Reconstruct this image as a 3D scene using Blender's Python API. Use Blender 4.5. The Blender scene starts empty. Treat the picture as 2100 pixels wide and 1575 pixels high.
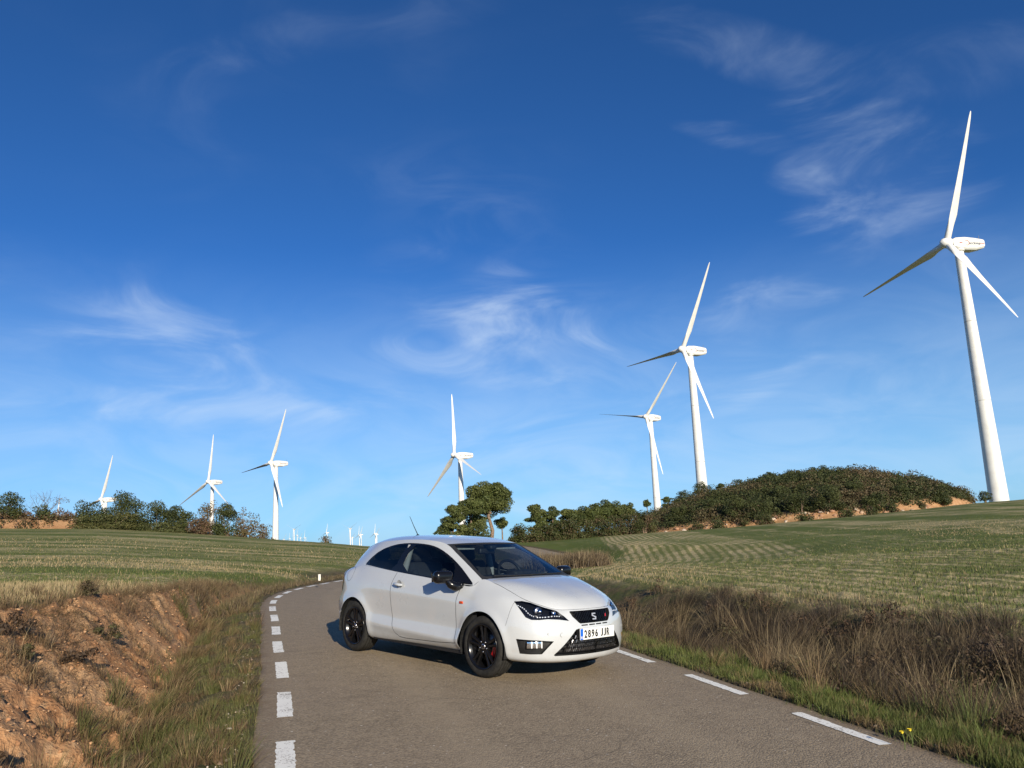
import bpy, bmesh, math, random
import numpy as np
from mathutils import Matrix, Vector, Euler, kdtree

# ---------------------------------------------------------------- camera, sky, sun, exposure
SC = bpy.context.scene
COL = SC.collection
BANK = 0.047                                   # the road is banked: its plane is tilted about the view axis
G = Matrix.Rotation(BANK, 4, 'Y')              # road frame (z = 0 on the asphalt) -> world (z = plumb)
FPX, PITCH, CAMZ = 1600.0, 0.1869, 1.468       # focal length in pixels of a 2100 px wide picture

cam = bpy.data.cameras.new('camera')
cam.sensor_width = 36.0
cam.lens = 36.0 * FPX / 2100.0
cam.clip_start, cam.clip_end = 0.05, 20000.0
camo = bpy.data.objects.new('camera', cam)
COL.objects.link(camo)
camo.matrix_world = G @ Matrix.Translation((0, 0, CAMZ)) @ Matrix.Rotation(math.pi / 2 + PITCH, 4, 'X')
SC.camera = camo

SUN_ELEV = math.radians(19.0)
_s = Vector((0.297, -0.957, 0)).normalized() * math.cos(SUN_ELEV) + Vector((0, 0, math.sin(SUN_ELEV)))
SUNDIR = (G.to_3x3() @ _s).normalized()        # towards the sun
sun = bpy.data.lights.new('sun', 'SUN')
sun.energy, sun.angle, sun.color = 5.0, math.radians(0.53), (1.0, 0.90, 0.74)
suno = bpy.data.objects.new('sun', sun)
COL.objects.link(suno)
suno.rotation_euler = SUNDIR.to_track_quat('Z', 'Y').to_euler()

SC.view_settings.view_transform = 'Standard'
SC.view_settings.look = 'None'
SC.view_settings.exposure = 0.42
SC.view_settings.gamma = 1.0
SC.view_settings.use_curve_mapping = False
SC.cycles.max_bounces = 8
SC.cycles.transparent_max_bounces = 24
SC.cycles.caustics_reflective = False
SC.cycles.caustics_refractive = False

world = bpy.data.worlds.new('World')
SC.world = world
world.use_nodes = True

def build_sky():
    nt = world.node_tree
    N, L = nt.nodes, nt.links
    N.clear()
    out = N.new('ShaderNodeOutputWorld')
    bg = N.new('ShaderNodeBackground')
    bg.inputs['Strength'].default_value = SKY_STRENGTH
    sky = N.new('ShaderNodeTexSky')
    sky.sky_type = 'NISHITA'
    sky.sun_disc = False
    sky.sun_elevation = SUN_ELEV
    sky.sun_rotation = math.atan2(SUNDIR.x, SUNDIR.y)
    sky.altitude = 700
    sky.air_density, sky.dust_density, sky.ozone_density = 0.62, 0.4, 8.0
    tc = N.new('ShaderNodeTexCoord')
    def math_(op, a, b=None, c=None, clamp=False):
        n = N.new('ShaderNodeMath'); n.operation = op; n.use_clamp = clamp
        for i, v in enumerate((a, b, c)):
            if v is None: continue
            if isinstance(v, (int, float)): n.inputs[i].default_value = v
            else: L.new(v, n.inputs[i])
        return n.outputs[0]
    def noise(vec, scale, detail, rough, dist=0.0):
        n = N.new('ShaderNodeTexNoise'); n.noise_dimensions = '3D'
        L.new(vec, n.inputs['Vector'])
        n.inputs['Scale'].default_value = scale; n.inputs['Detail'].default_value = detail
        n.inputs['Roughness'].default_value = rough; n.inputs['Distortion'].default_value = dist
        return n.outputs['Fac']
    def ramp(v, lo, hi):
        n = N.new('ShaderNodeMapRange'); n.interpolation_type = 'SMOOTHSTEP'
        L.new(v, n.inputs[0]); n.inputs[1].default_value = lo; n.inputs[2].default_value = hi
        return n.outputs[0]
    sep = N.new('ShaderNodeSeparateXYZ'); L.new(tc.outputs['Generated'], sep.inputs[0])
    def mapped(rot, sc, loc=(0, 0, 0)):
        m = N.new('ShaderNodeMapping'); L.new(tc.outputs['Generated'], m.inputs['Vector'])
        m.inputs['Rotation'].default_value = (0, math.radians(rot), 0); m.inputs['Scale'].default_value = sc
        m.inputs['Location'].default_value = loc
        return m.outputs[0]
    wisp = noise(mapped(24, (3.2, 3.2, 8.0)), 1.6, 5, 0.56, 1.4)
    fine = noise(mapped(16, (8.0, 8.0, 26.0), (3, 1, 0)), 1.3, 3, 0.55, 0.0)
    big = noise(mapped(0, (1.5, 1.5, 2.5), (7.3, 2.2, 0)), 1.3, 2, 0.5, 0.3)
    strand = math_('MULTIPLY', ramp(wisp, 0.34, 0.80), math_('ADD', math_('MULTIPLY', ramp(fine, 0.2, 0.8), 0.40), 0.55))
    # banks of cirrus, each a soft region of the sky
    total = None
    for (px, py, wx, wy, rot, amp) in CIRRUS:
        d = Vector(((px - 1050) / FPX, 1.0, 0))
        u, v = (px - 1050) / FPX, (787.5 - py) / FPX
        cp, sp = math.cos(PITCH), math.sin(PITCH)
        d = G.to_3x3() @ (Vector((1, 0, 0)) * u + Vector((0, -sp, cp)) * v + Vector((0, cp, sp)))
        d.normalize()
        ex = G.to_3x3() @ Vector((1, 0, 0)); ex = (ex - d * ex.dot(d)).normalized(); ey = d.cross(ex) * -1
        if ey.z < 0: ey = -ey
        c, s = math.cos(math.radians(rot)), math.sin(math.radians(rot))
        ax, ay = (ex * c + ey * s) / (wx / FPX), (ey * c - ex * s) / (wy / FPX)
        def dot(a, off):
            n = N.new('ShaderNodeVectorMath'); n.operation = 'DOT_PRODUCT'
            L.new(tc.outputs['Generated'], n.inputs[0]); n.inputs[1].default_value = a
            return math_('SUBTRACT', n.outputs['Value'], off)
        gx, gy = dot(ax, ax.dot(d)), dot(ay, ay.dot(d))
        r2 = math_('ADD', math_('MULTIPLY', gx, gx), math_('MULTIPLY', gy, gy))
        # warp the outline so that no bank is an ellipse
        r2 = math_('ADD', r2, math_('MULTIPLY', math_('SUBTRACT', 0.5, wisp), 2.6))
        m = math_('MULTIPLY', ramp(r2, 1.5, -0.45), amp * 0.55)
        total = m if total is None else math_('MAXIMUM', total, m)
    thin = math_('MULTIPLY', ramp(big, 0.42, 0.75), 0.14)
    veil = math_('MULTIPLY', math_('MULTIPLY', ramp(sep.outputs[2], 0.36, 0.0), ramp(wisp, 0.25, 0.75)), 0.26)
    dens = math_('ADD', math_('MULTIPLY', math_('ADD', total, thin), strand), veil)
    dens = math_('ADD', dens, math_('MULTIPLY', total, 0.10), clamp=True)
    mix = N.new('ShaderNodeMix'); mix.data_type = 'RGBA'
    # thin milky air low down, all round the horizon
    tint = N.new('ShaderNodeMix'); tint.data_type = 'RGBA'; tint.blend_type = 'MULTIPLY'; tint.inputs[0].default_value = 1.0
    L.new(sky.outputs[0], tint.inputs[6]); tint.inputs[7].default_value = (0.66, 1.0, 1.08, 1)
    haze = N.new('ShaderNodeMix'); haze.data_type = 'RGBA'
    L.new(math_('MULTIPLY', ramp(sep.outputs[2], 0.36, 0.0), 0.62), haze.inputs[0]); L.new(tint.outputs[2], haze.inputs[6]); haze.inputs[7].default_value = (2.9, 5.0, 6.3, 1)
    L.new(dens, mix.inputs[0]); L.new(haze.outputs[2], mix.inputs[6]); mix.inputs[7].default_value = CLOUD_COLOR
    L.new(mix.outputs[2], bg.inputs['Color'])
    L.new(bg.outputs[0], out.inputs['Surface'])

SKY_STRENGTH = 0.098
CLOUD_COLOR = (5.4, 6.4, 7.7, 1)
#          px    py    half sizes  turn  amount
CIRRUS = [(1060, 690, 190, 90, -22, 0.95), (1040, 590, 150, 45, -25, 0.7), (960, 745, 190, 40, -8, 0.7),
          (320, 690, 170, 75, -12, 0.55), (300, 810, 460, 46, -2, 0.62), (1800, 370, 190, 130, -32, 0.62),
          (1570, 640, 120, 60, 10, 0.7), (1560, 790, 120, 28, 28, 0.45), (1560, 110, 260, 45, -14, 0.26),
          (1950, 130, 230, 60, 12, 0.22), (700, 60, 320, 40, 10, 0.13), (1560, 290, 150, 25, -12, 0.3)]
build_sky()

# ---------------------------------------------------------------- materials
MATS = {}
def nmath(nt, op, a, b=None, c=None, clamp=False):
    n = nt.nodes.new('ShaderNodeMath'); n.operation = op; n.use_clamp = clamp
    for i, v in enumerate((a, b, c)):
        if v is None: continue
        if isinstance(v, (int, float)): n.inputs[i].default_value = v
        else: nt.links.new(v, n.inputs[i])
    return n.outputs[0]
def nnoise(nt, vec, scale, detail=4, rough=0.55, dist=0.0):
    n = nt.nodes.new('ShaderNodeTexNoise')
    if vec is not None: nt.links.new(vec, n.inputs['Vector'])
    n.inputs['Scale'].default_value = scale; n.inputs['Detail'].default_value = detail
    n.inputs['Roughness'].default_value = rough; n.inputs['Distortion'].default_value = dist
    return n.outputs['Fac']
def nramp(nt, v, lo, hi, a=0.0, b=1.0):
    n = nt.nodes.new('ShaderNodeMapRange'); n.interpolation_type = 'SMOOTHSTEP'
    nt.links.new(v, n.inputs[0]); n.inputs[1].default_value = lo; n.inputs[2].default_value = hi
    n.inputs[3].default_value = a; n.inputs[4].default_value = b
    return n.outputs[0]
def nmix(nt, f, a, b, mode='MIX'):
    n = nt.nodes.new('ShaderNodeMix'); n.data_type = 'RGBA'; n.blend_type = mode
    for i, v in ((0, f), (6, a), (7, b)):
        if isinstance(v, (int, float)): n.inputs[i].default_value = v
        elif isinstance(v, (tuple, list)): n.inputs[i].default_value = tuple(v) + ((1,) if len(v) == 3 else ())
        else: nt.links.new(v, n.inputs[i])
    return n.outputs[2]
def nattr(nt, name, out='Fac'):
    n = nt.nodes.new('ShaderNodeAttribute'); n.attribute_name = name
    return n.outputs[out]
def nbump(nt, h, strength, dist):
    n = nt.nodes.new('ShaderNodeBump'); n.inputs['Strength'].default_value = strength; n.inputs['Distance'].default_value = dist
    nt.links.new(h, n.inputs['Height'])
    return n.outputs[0]
def new_mat(name):
    m = bpy.data.materials.new(name); m.use_nodes = True
    b = m.node_tree.nodes['Principled BSDF']
    MATS[name] = m
    return m, m.node_tree, b
def simple(name, color, rough=0.5, metal=0.0, coat=0.0, spec=0.5, grain=0.0, gscale=40.0, emit=None):
    m, nt, b = new_mat(name)
    if grain > 0:
        tc = nt.nodes.new('ShaderNodeTexCoord')
        f = nnoise(nt, tc.outputs['Object'], gscale, 5, 0.6)
        lo = tuple(c * (1 - grain) for c in color); hi = tuple(min(1, c * (1 + grain)) for c in color)
        nt.links.new(nmix(nt, nramp(nt, f, 0.3, 0.7), lo, hi), b.inputs['Base Color'])
        nt.links.new(nramp(nt, f, 0.3, 0.7, max(0.02, rough - 0.08), min(1, rough + 0.08)), b.inputs['Roughness'])
    else:
        b.inputs['Base Color'].default_value = tuple(color) + (1,)
        b.inputs['Roughness'].default_value = rough
    b.inputs['Metallic'].default_value = metal
    b.inputs['Coat Weight'].default_value = coat
    b.inputs['Coat Roughness'].default_value = 0.03
    b.inputs['Specular IOR Level'].default_value = spec
    return m
def glass(name, tint, rough=0.0, ior=1.5):
    m, nt, b = new_mat(name)
    nt.nodes.remove(b)
    out = nt.nodes['Material Output']
    tr = nt.nodes.new('ShaderNodeBsdfTransparent'); tr.inputs[0].default_value = tuple(tint) + (1,)
    gl = nt.nodes.new('ShaderNodeBsdfGlossy'); gl.inputs['Roughness'].default_value = rough
    fr = nt.nodes.new('ShaderNodeFresnel')      # the same reflection from either side of the pane
    geo = nt.nodes.new('ShaderNodeNewGeometry')
    nt.links.new(nmath(nt, 'ADD', ior, nmath(nt, 'MULTIPLY', geo.outputs['Backfacing'], 1 / ior - ior)), fr.inputs['IOR'])
    mx = nt.nodes.new('ShaderNodeMixShader')
    nt.links.new(fr.outputs[0], mx.inputs[0]); nt.links.new(tr.outputs[0], mx.inputs[1]); nt.links.new(gl.outputs[0], mx.inputs[2])
    nt.links.new(mx.outputs[0], out.inputs['Surface'])
    return m

# ---------------------------------------------------------------- mesh helpers
def link(o, parent=None):
    COL.objects.link(o)
    if parent is not None: o.parent = parent
    return o
def mesh_np(name, v, f, mat=None, smooth=False, cols=None, attrs=None):
    """v (n,3); f (m,k) array or list of faces"""
    me = bpy.data.meshes.new(name)
    v = np.asarray(v, np.float32)
    if isinstance(f, np.ndarray):
        m, k = f.shape
        me.vertices.add(len(v)); me.vertices.foreach_set('co', v.ravel())
        me.loops.add(m * k); me.loops.foreach_set('vertex_index', f.astype(np.int32).ravel())
        me.polygons.add(m); me.polygons.foreach_set('loop_start', np.arange(0, m * k, k, dtype=np.int32))
        me.update(calc_edges=True)
    else:
        me.from_pydata(v.tolist(), [], [list(map(int, q)) for q in f]); me.update()
    if smooth: me.polygons.foreach_set('use_smooth', np.ones(len(me.polygons), bool))
    if cols is not None:
        a = me.attributes.new('col', 'FLOAT_COLOR', 'POINT')
        c = np.ones((len(v), 4), np.float32); c[:, :3] = cols
        a.data.foreach_set('color', c.ravel())
    if attrs:
        for k_, arr in attrs.items():
            a = me.attributes.new(k_, 'FLOAT', 'POINT'); a.data.foreach_set('value', np.asarray(arr, np.float32))
    if mat is not None: me.materials.append(mat)
    return me
def add(name, me, parent=None, mat=None):
    if mat is not None:
        me.materials.clear(); me.materials.append(mat)
    return link(bpy.data.objects.new(name, me), parent)
def empty(name, parent=None):
    o = bpy.data.objects.new(name, None); o.empty_display_size = 0.2
    return link(o, parent)
def tag(o, label, cat, group=None):
    o['label'] = label; o['category'] = cat
    if group: o['group'] = group
    return o
def structure(o):
    o['kind'] = 'structure'; return o
def stuff(o, label=None, cat=None):
    o['kind'] = 'stuff'
    if label: o['label'] = label; o['category'] = cat
    return o
def road_frame(o):          # an object whose coordinates are in the road frame
    o.matrix_world = G; return o
def upright(o, p, rz=0.0, sc=1.0):   # a plumb thing standing at the road-frame point p
    q = G @ Vector(p)
    o.location = q; o.rotation_euler = (0, 0, rz); o.scale = (sc, sc, sc) if np.isscalar(sc) else sc
    return o

class MB:
    """collects faces; build() links them as one mesh"""
    def __init__(s): s.v = []; s.f = []; s.sm = []
    def add(s, v, f, smooth=False):
        o = len(s.v); s.v += [tuple(p) for p in v]; s.f += [tuple(i + o for i in q) for q in f]; s.sm += [smooth] * len(f); return s
    def box(s, c, d, R=None, taper=1.0):
        x, y, z = d[0] / 2, d[1] / 2, d[2] / 2
        P = []
        for sz in (-1, 1):
            t = taper if sz > 0 else 1.0
            for sx, sy in ((-1, -1), (1, -1), (1, 1), (-1, 1)): P.append(Vector((sx * x * t, sy * y * t, sz * z)))
        if R is not None: P = [R @ p for p in P]
        P = [p + Vector(c) for p in P]
        return s.add(P, [(3, 2, 1, 0), (4, 5, 6, 7), (0, 1, 5, 4), (1, 2, 6, 5), (2, 3, 7, 6), (3, 0, 4, 7)])
    def tube(s, pts, rad, n=8, cap=True, flat=1.0):
        pts = [Vector(p) for p in pts]; m = len(pts)
        rad = [rad] * m if np.isscalar(rad) else rad
        V = []; F = []
        prev = None
        for i, p in enumerate(pts):
            d = (pts[min(i + 1, m - 1)] - pts[max(i - 1, 0)]).normalized()
            if prev is None:
                a = d.orthogonal().normalized()
            else:
                a = (prev - d * prev.dot(d)).normalized()
            prev = a; b = d.cross(a)
            for k in range(n):
                t = 2 * math.pi * k / n
                V.append(p + (a * math.cos(t) + b * math.sin(t) * flat) * rad[i])
        for i in range(m - 1):
            for k in range(n):
                F.append((i * n + k, i * n + (k + 1) % n, (i + 1) * n + (k + 1) % n, (i + 1) * n + k))
        s.add(V, F, True)
        if cap:
            s.add(V[:n], [tuple(range(n))[::-1]]); s.add(V[-n:], [tuple(range(n))])
        return s
    def lathe(s, prof, n=32, axis='y', c=(0, 0, 0), smooth=True, closed=False):
        V = []; F = []; m = len(prof)
        for k in range(n):
            t = 2 * math.pi * k / n
            for (r, h) in prof:
                a, b = r * math.cos(t), r * math.sin(t)
                p = {'y': (a, h, b), 'z': (a, b, h), 'x': (h, a, b)}[axis]
                V.append((p[0] + c[0], p[1] + c[1], p[2] + c[2]))
        mm = m if closed else m - 1
        for k in range(n):
            for j in range(mm):
                F.append((k * m + j, k * m + (j + 1) % m, ((k + 1) % n) * m + (j + 1) % m, ((k + 1) % n) * m + j))
        return s.add(V, F, smooth)
    def prism(s, poly, h0, h1, fn):
        """poly 2D, fn(u,v,h)->3D"""
        n = len(poly)
        V = [fn(u, v, h0) for u, v in poly] + [fn(u, v, h1) for u, v in poly]
        F = [tuple(range(n))[::-1], tuple(range(n, 2 * n))] + [(i, (i + 1) % n, (i + 1) % n + n, i + n) for i in range(n)]
        return s.add(V, F)
    def mesh(s, name, mat=None, fix=True):
        me = bpy.data.meshes.new(name)
        me.from_pydata([tuple(p) for p in s.v], [], s.f); me.update()
        me.polygons.foreach_set('use_smooth', np.array(s.sm, bool))
        if fix:
            bm = bmesh.new(); bm.from_mesh(me); bmesh.ops.recalc_face_normals(bm, faces=bm.faces); bm.to_mesh(me); bm.free()
        if mat is not None: me.materials.append(mat)
        return me
    def build(s, name, mat, parent=None, fix=True):
        return add(name, s.mesh(name, mat, fix), parent)

RNG = np.random.default_rng(7)
_tab = RNG.random((256, 256))
def vnoise(x, y):
    xi = np.floor(x).astype(int); yi = np.floor(y).astype(int)
    fx = x - xi; fy = y - yi
    fx = fx * fx * (3 - 2 * fx); fy = fy * fy * (3 - 2 * fy)
    a = _tab[xi & 255, yi & 255]; b = _tab[(xi + 1) & 255, yi & 255]; c = _tab[xi & 255, (yi + 1) & 255]; d = _tab[(xi + 1) & 255, (yi + 1) & 255]
    return (a * (1 - fx) + b * fx) * (1 - fy) + (c * (1 - fx) + d * fx) * fy
def fbm(x, y, sc, oct=4, gain=0.5):
    s = 0; a = 1; t = 0
    for i in range(oct):
        s = s + a * vnoise(x * sc + 17.3 * i, y * sc + 5.1 * i); t += a; a *= gain; sc *= 2.03
    return s / t
def sstep(x, a, b):
    t = np.clip((x - a) / (b - a), 0, 1); return t * t * (3 - 2 * t)
# ---------------------------------------------------------------- the lie of the land (road frame)
_LX = [(-60, 20.5), (-40, 13.2), (-20, 6.4), (-8, 2.6), (0, .10), (5.29, -1.43), (7.73, -2.14), (9.44, -2.67), (11.06, -3.19), (12.78, -3.72), (14.21, -4.17), (15.6, -4.62), (17.6, -5.2),
       (19.4, -5.6), (22, -5.98), (25.5, -6.15), (29.2, -6.05), (35, -5.5), (43, -3.6), (52, -.7), (61, 0.9), (75, -0.9), (100, -9.0), (140, -28)]
_ly = np.array([a for a, b in _LX], float); _lx = np.array([b for a, b in _LX], float)
def _hx(y):
    P = np.stack([_ly, _lx], 1)
    D = hermite_1d(_ly, _lx, y); return D
def hermite_1d(t, p, q):
    d = np.diff(p) / np.diff(t); m = np.empty_like(p); m[1:-1] = (d[1:] * np.diff(t)[:-1] + d[:-1] * np.diff(t)[1:]) / (np.diff(t)[1:] + np.diff(t)[:-1]); m[0] = d[0]; m[-1] = d[-1]
    i = np.clip(np.searchsorted(t, q) - 1, 0, len(t) - 2); h = (t[1:] - t[:-1])[i]; u = (q - t[i]) / h
    return (2 * u**3 - 3 * u**2 + 1) * p[i] + (u**3 - 2 * u**2 + u) * h * m[i] + (-2 * u**3 + 3 * u**2) * p[i + 1] + (u**3 - u**2) * h * m[i + 1]
_ys = np.concatenate([np.linspace(-60, -5, 60), np.linspace(-4.8, 40, 230), np.linspace(40.5, 140, 120)])
RL = np.stack([_hx(_ys), _ys], 1)                                   # left edge line of the road
_seg = np.diff(RL, axis=0); RS = np.concatenate([[0], np.cumsum(np.linalg.norm(_seg, axis=1))])
RT = np.gradient(RL, RS, axis=0); RT /= np.linalg.norm(RT, axis=1)[:, None]
RN = np.stack([RT[:, 1], -RT[:, 0]], 1)                              # to the right
RW = 4.07
def road_z(y): return -0.30 * sstep(y, 14, 34) - .25 * sstep(y, 34, 60) + .75 * sstep(y, 58, 98) - 6.0 * sstep(y, 99, 140)
def lateral(x, y):
    """u: metres right of the left edge line; returns u and the y of the foot point"""
    x = np.asarray(x, float).ravel(); y = np.asarray(y, float).ravel()
    u = np.empty(len(x)); fy = np.empty(len(x))
    for a in range(0, len(x), 20000):
        X = x[a:a + 20000, None] - RL[None, :, 0]; Y = y[a:a + 20000, None] - RL[None, :, 1]
        d2 = X * X + Y * Y; k = d2.argmin(1); r = np.arange(len(k))
        u[a:a + 20000] = X[r, k] * RN[k, 0] + Y[r, k] * RN[k, 1]
        far = np.sqrt(d2[r, k]); t = u[a:a + 20000]
        u[a:a + 20000] = np.where(np.abs(t) < far * .5, np.where(t >= 0, far, -far), t)
        fy[a:a + 20000] = RL[k, 1]
    return u, fy
# skyline of the fields, as the picture shows it: bearing (x/y) against slope above the eye
def _crest(px, py, r):
    u, v = (px - 1050) / FPX, (787.5 - py) / FPX
    d = np.array([u, math.cos(PITCH) - v * math.sin(PITCH), math.sin(PITCH) + v * math.cos(PITCH)])
    h = math.hypot(d[0], d[1]); return math.atan2(d[0], d[1]), CAMZ + d[2] / h * r, r
_CR = [_crest(*q) for q in ((-500, 1072, 120), (0, 1084, 112), (200, 1084, 110), (350, 1091, 108), (450, 1098, 104), (560, 1106, 100), (650, 1112, 95), (750, 1120, 92), (860, 1124, 95), (960, 1119, 100), (1060, 1113, 104),
                            (1130, 1109, 106), (1200, 1103, 108), (1300, 1095, 110), (1500, 1082, 116), (1700, 1063, 122), (1900, 1043, 128), (1985, 1033, 130), (2100, 1024, 132), (2600, 1000, 140))]
_cb = np.array([c[0] for c in _CR]); _cz = np.array([c[1] for c in _CR]); _cr = np.array([c[2] for c in _CR])
def bank_dt(y): return np.interp(y, [0, 5, 8, 12, 15, 18, 25, 40], [3.2, 3.1, 2.8, 1.95, 1.35, 1.1, 1.0, 1.2])
def bank_h(y): return np.interp(y, [0, 5, 8, 12, 15, 18, 25, 40], [.92, .86, .74, .58, .42, .28, .10, .0])
HILL_R, HILL_B = 168.0, _crest(1685, 1000, 168)[0]
def hill_rho(x, y):
    r = np.hypot(x, y); b = np.arctan2(x, y)
    tang = (b - HILL_B) * r; rad = r - HILL_R
    tw = np.where(tang < 0, 41.0, 25.5)
    return np.sqrt((tang / tw) ** 2 + (rad / 37.0) ** 2)
def ground(x, y, detail=True, full=False):
    sh = np.shape(x); x = np.asarray(x, float).ravel(); y = np.asarray(y, float).ravel()
    r = np.hypot(x, y) + 1e-6; b = np.arctan2(x, y)
    u, fy = lateral(x, y); zr = road_z(fy)
    dl = -u - .22; dr = u - RW - .20
    bc = np.clip(b, _cb[0], _cb[-1])
    zc = np.interp(bc, _cb, _cz); rc = np.interp(bc, _cb, _cr)
    behind = sstep(np.abs(b), 1.0, 1.7)
    zc = zc * (1 - behind) + .4 * behind
    # fields: from the edge of the road cutting up to the skyline
    hb = bank_h(fy); dt = bank_dt(fy)
    z0 = np.where(u < 2, hb + .02, .30) * (1 - sstep(fy, 24, 45)) + zr
    t = np.clip((r - 7) / (rc - 7), 0, 1.0)
    zf = z0 + (zc - z0) * (t * .96 + .04 * t * t)
    over = np.clip(r - rc, 0, None)
    right = sstep(b, .05, .25)
    fall = (over * .055) * (1 - right) + right * (.012 * over)
    fall = np.where(over > 0, fall + .0003 * np.clip(over - 90, 0, 600) ** 2 * .5, 0)
    zf = zf - np.minimum(fall, 190)
    zf = zf + (fbm(x, y, .05, 3) - .5) * .35 * sstep(r, 18, 60) * (1 - sstep(r, 80, 100))
    # the scrub hill with its scarp of red earth
    rho = hill_rho(x, y)
    bump = np.where(rho < 1, (1 - np.clip(rho, 0, 1) ** 1.9) ** .85, 0)
    scarp = sstep(rho, 1.03, .965)
    hz = 8.6 * bump + .8 * scarp
    hz = hz * (1 + .5 * (fbm(x, y, .055, 3) - .5))
    zf = zf + hz
    # low scarp at the far left
    lt = sstep(b, -.485, -.50) * sstep(r, 112.5, 114) * (1 - sstep(r, 135, 160))
    zf = zf + 1.2 * lt
    # road corridor
    z = zf.copy()
    L_ = dl > -.03
    d = np.clip(dl, 0, None)
    prof = np.interp(d, [0, .35, .75, 1.05], [0, -.03, -.17, -.22])
    k = sstep(d, 1.05, np.maximum(dt, 1.35)); kk = np.clip((d - 1.05) / (np.maximum(dt, 1.4) - 1.05), 0, 1)
    rise = -.22 + (hb + .22) * (kk ** .8 * .6 + .4 * k)
    near = np.where(d < 1.05, prof, rise) + zr
    wl = sstep(d, dt, dt + 1.6)
    wl = np.where(fy > 30, sstep(d, .8, 6), wl)
    near = np.where(fy > 30, zr + prof * .5, near)
    z = np.where(L_, near * (1 - wl) + zf * wl, z)
    R_ = dr > -.03
    d = np.clip(dr, 0, None)
    prof = np.interp(d, [0, .5, .9, 1.5, 2.1, 3.2, 3.8], [0, -.03, -.12, -.36, -.34, .12, .28])
    wr = sstep(d, 2.6, 4.6 + 14 * sstep(fy, 22, 36) * (1 - sstep(fy, 50, 66))); near = prof * (1 - sstep(fy, 16, 26) * .7) + zr
    z = np.where(R_, near * (1 - wr) + zf * wr, z)
    on = (u > -.22) & (u < RW + .2)
    z = np.where(on, zr - .05, z)
    soil = np.zeros_like(z)
    face = sstep(dl, .85, 1.15) * (1 - sstep(dl, dt - .05, dt + .45)) * (1 - sstep(fy, 21, 27)) * (u < 0)
    soil = np.maximum(soil, face)
    if detail:
        n1 = fbm(x, y, 1.3, 4); n2 = fbm(x + 31, y - 7, 5.5, 4, .55); n3 = fbm(x - 9, y + 13, 15, 3, .7)
        gully = np.abs(fbm(x * .9 + 5, y * .9, 1.1, 3) - .5)
        amp = face * (1 - sstep(r, 22, 30))
        z = z + amp * ((n1 - .5) * .17 + (n2 - .5) * .11 + (n3 - .5) * .085 - .11 * np.exp(-(gully / .03) ** 2))
        vg = (np.where(u < 0, sstep(dl, .02, .3), sstep(dr, .02, .3))) * (~on) * (1 - sstep(r, 40, 70))
        z = z + vg * (1 - face) * ((n2 - .5) * .07 + (n3 - .5) * .03 + (n1 - .5) * .06)
    if not full: return z.reshape(sh)
    # masks of what the ground is made of
    soil2 = np.maximum(soil, np.clip(sstep(rho, 1.05, 1.0) * (1 - sstep(rho, .975, .945)), 0, 1))
    soil2 = np.maximum(soil2, sstep(b, -.478, -.50) * sstep(r, 111.8, 112.6) * (1 - sstep(r, 116, 119)))
    scrub = sstep(rho, 1.0, .95)
    scrub = np.maximum(scrub, (b < .1) * sstep(r, 113, 116))
    field = np.where(u < 0, sstep(dl, dt + .05, dt + .5), sstep(dr, 3.2, 3.9)) * (1 - scrub)
    field = np.where(fy > 32, np.where(u < 0, sstep(dl, 2, 4), sstep(dr, .8, 2)) * (1 - scrub), field)
    # ploughing lines: on the right they bend round the corner of the field
    da = np.clip(dr - 3.0, 0, None)
    dbl = x - (np.interp(y, [10, 30, 60, 110], [2.5, 3.5, 9, 16]))
    hsoft = 6.0
    mn = -hsoft * np.logaddexp(-da / hsoft, -np.clip(dbl, -5, None) / hsoft)
    rowr = da
    ang = .5
    rowl = y - .16 * x + .02 * x * np.sin(y * .05)
    rowd = np.where(u < 1, rowl, mn + fbm(x, y, .03, 2) * 3)
    return z.reshape(sh), dict(soil=soil2, scrub=scrub, field=field, rowd=rowd, u=u, fy=fy, dl=dl, dr=dr, side=(u > 1).astype(float), r=r)

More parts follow.
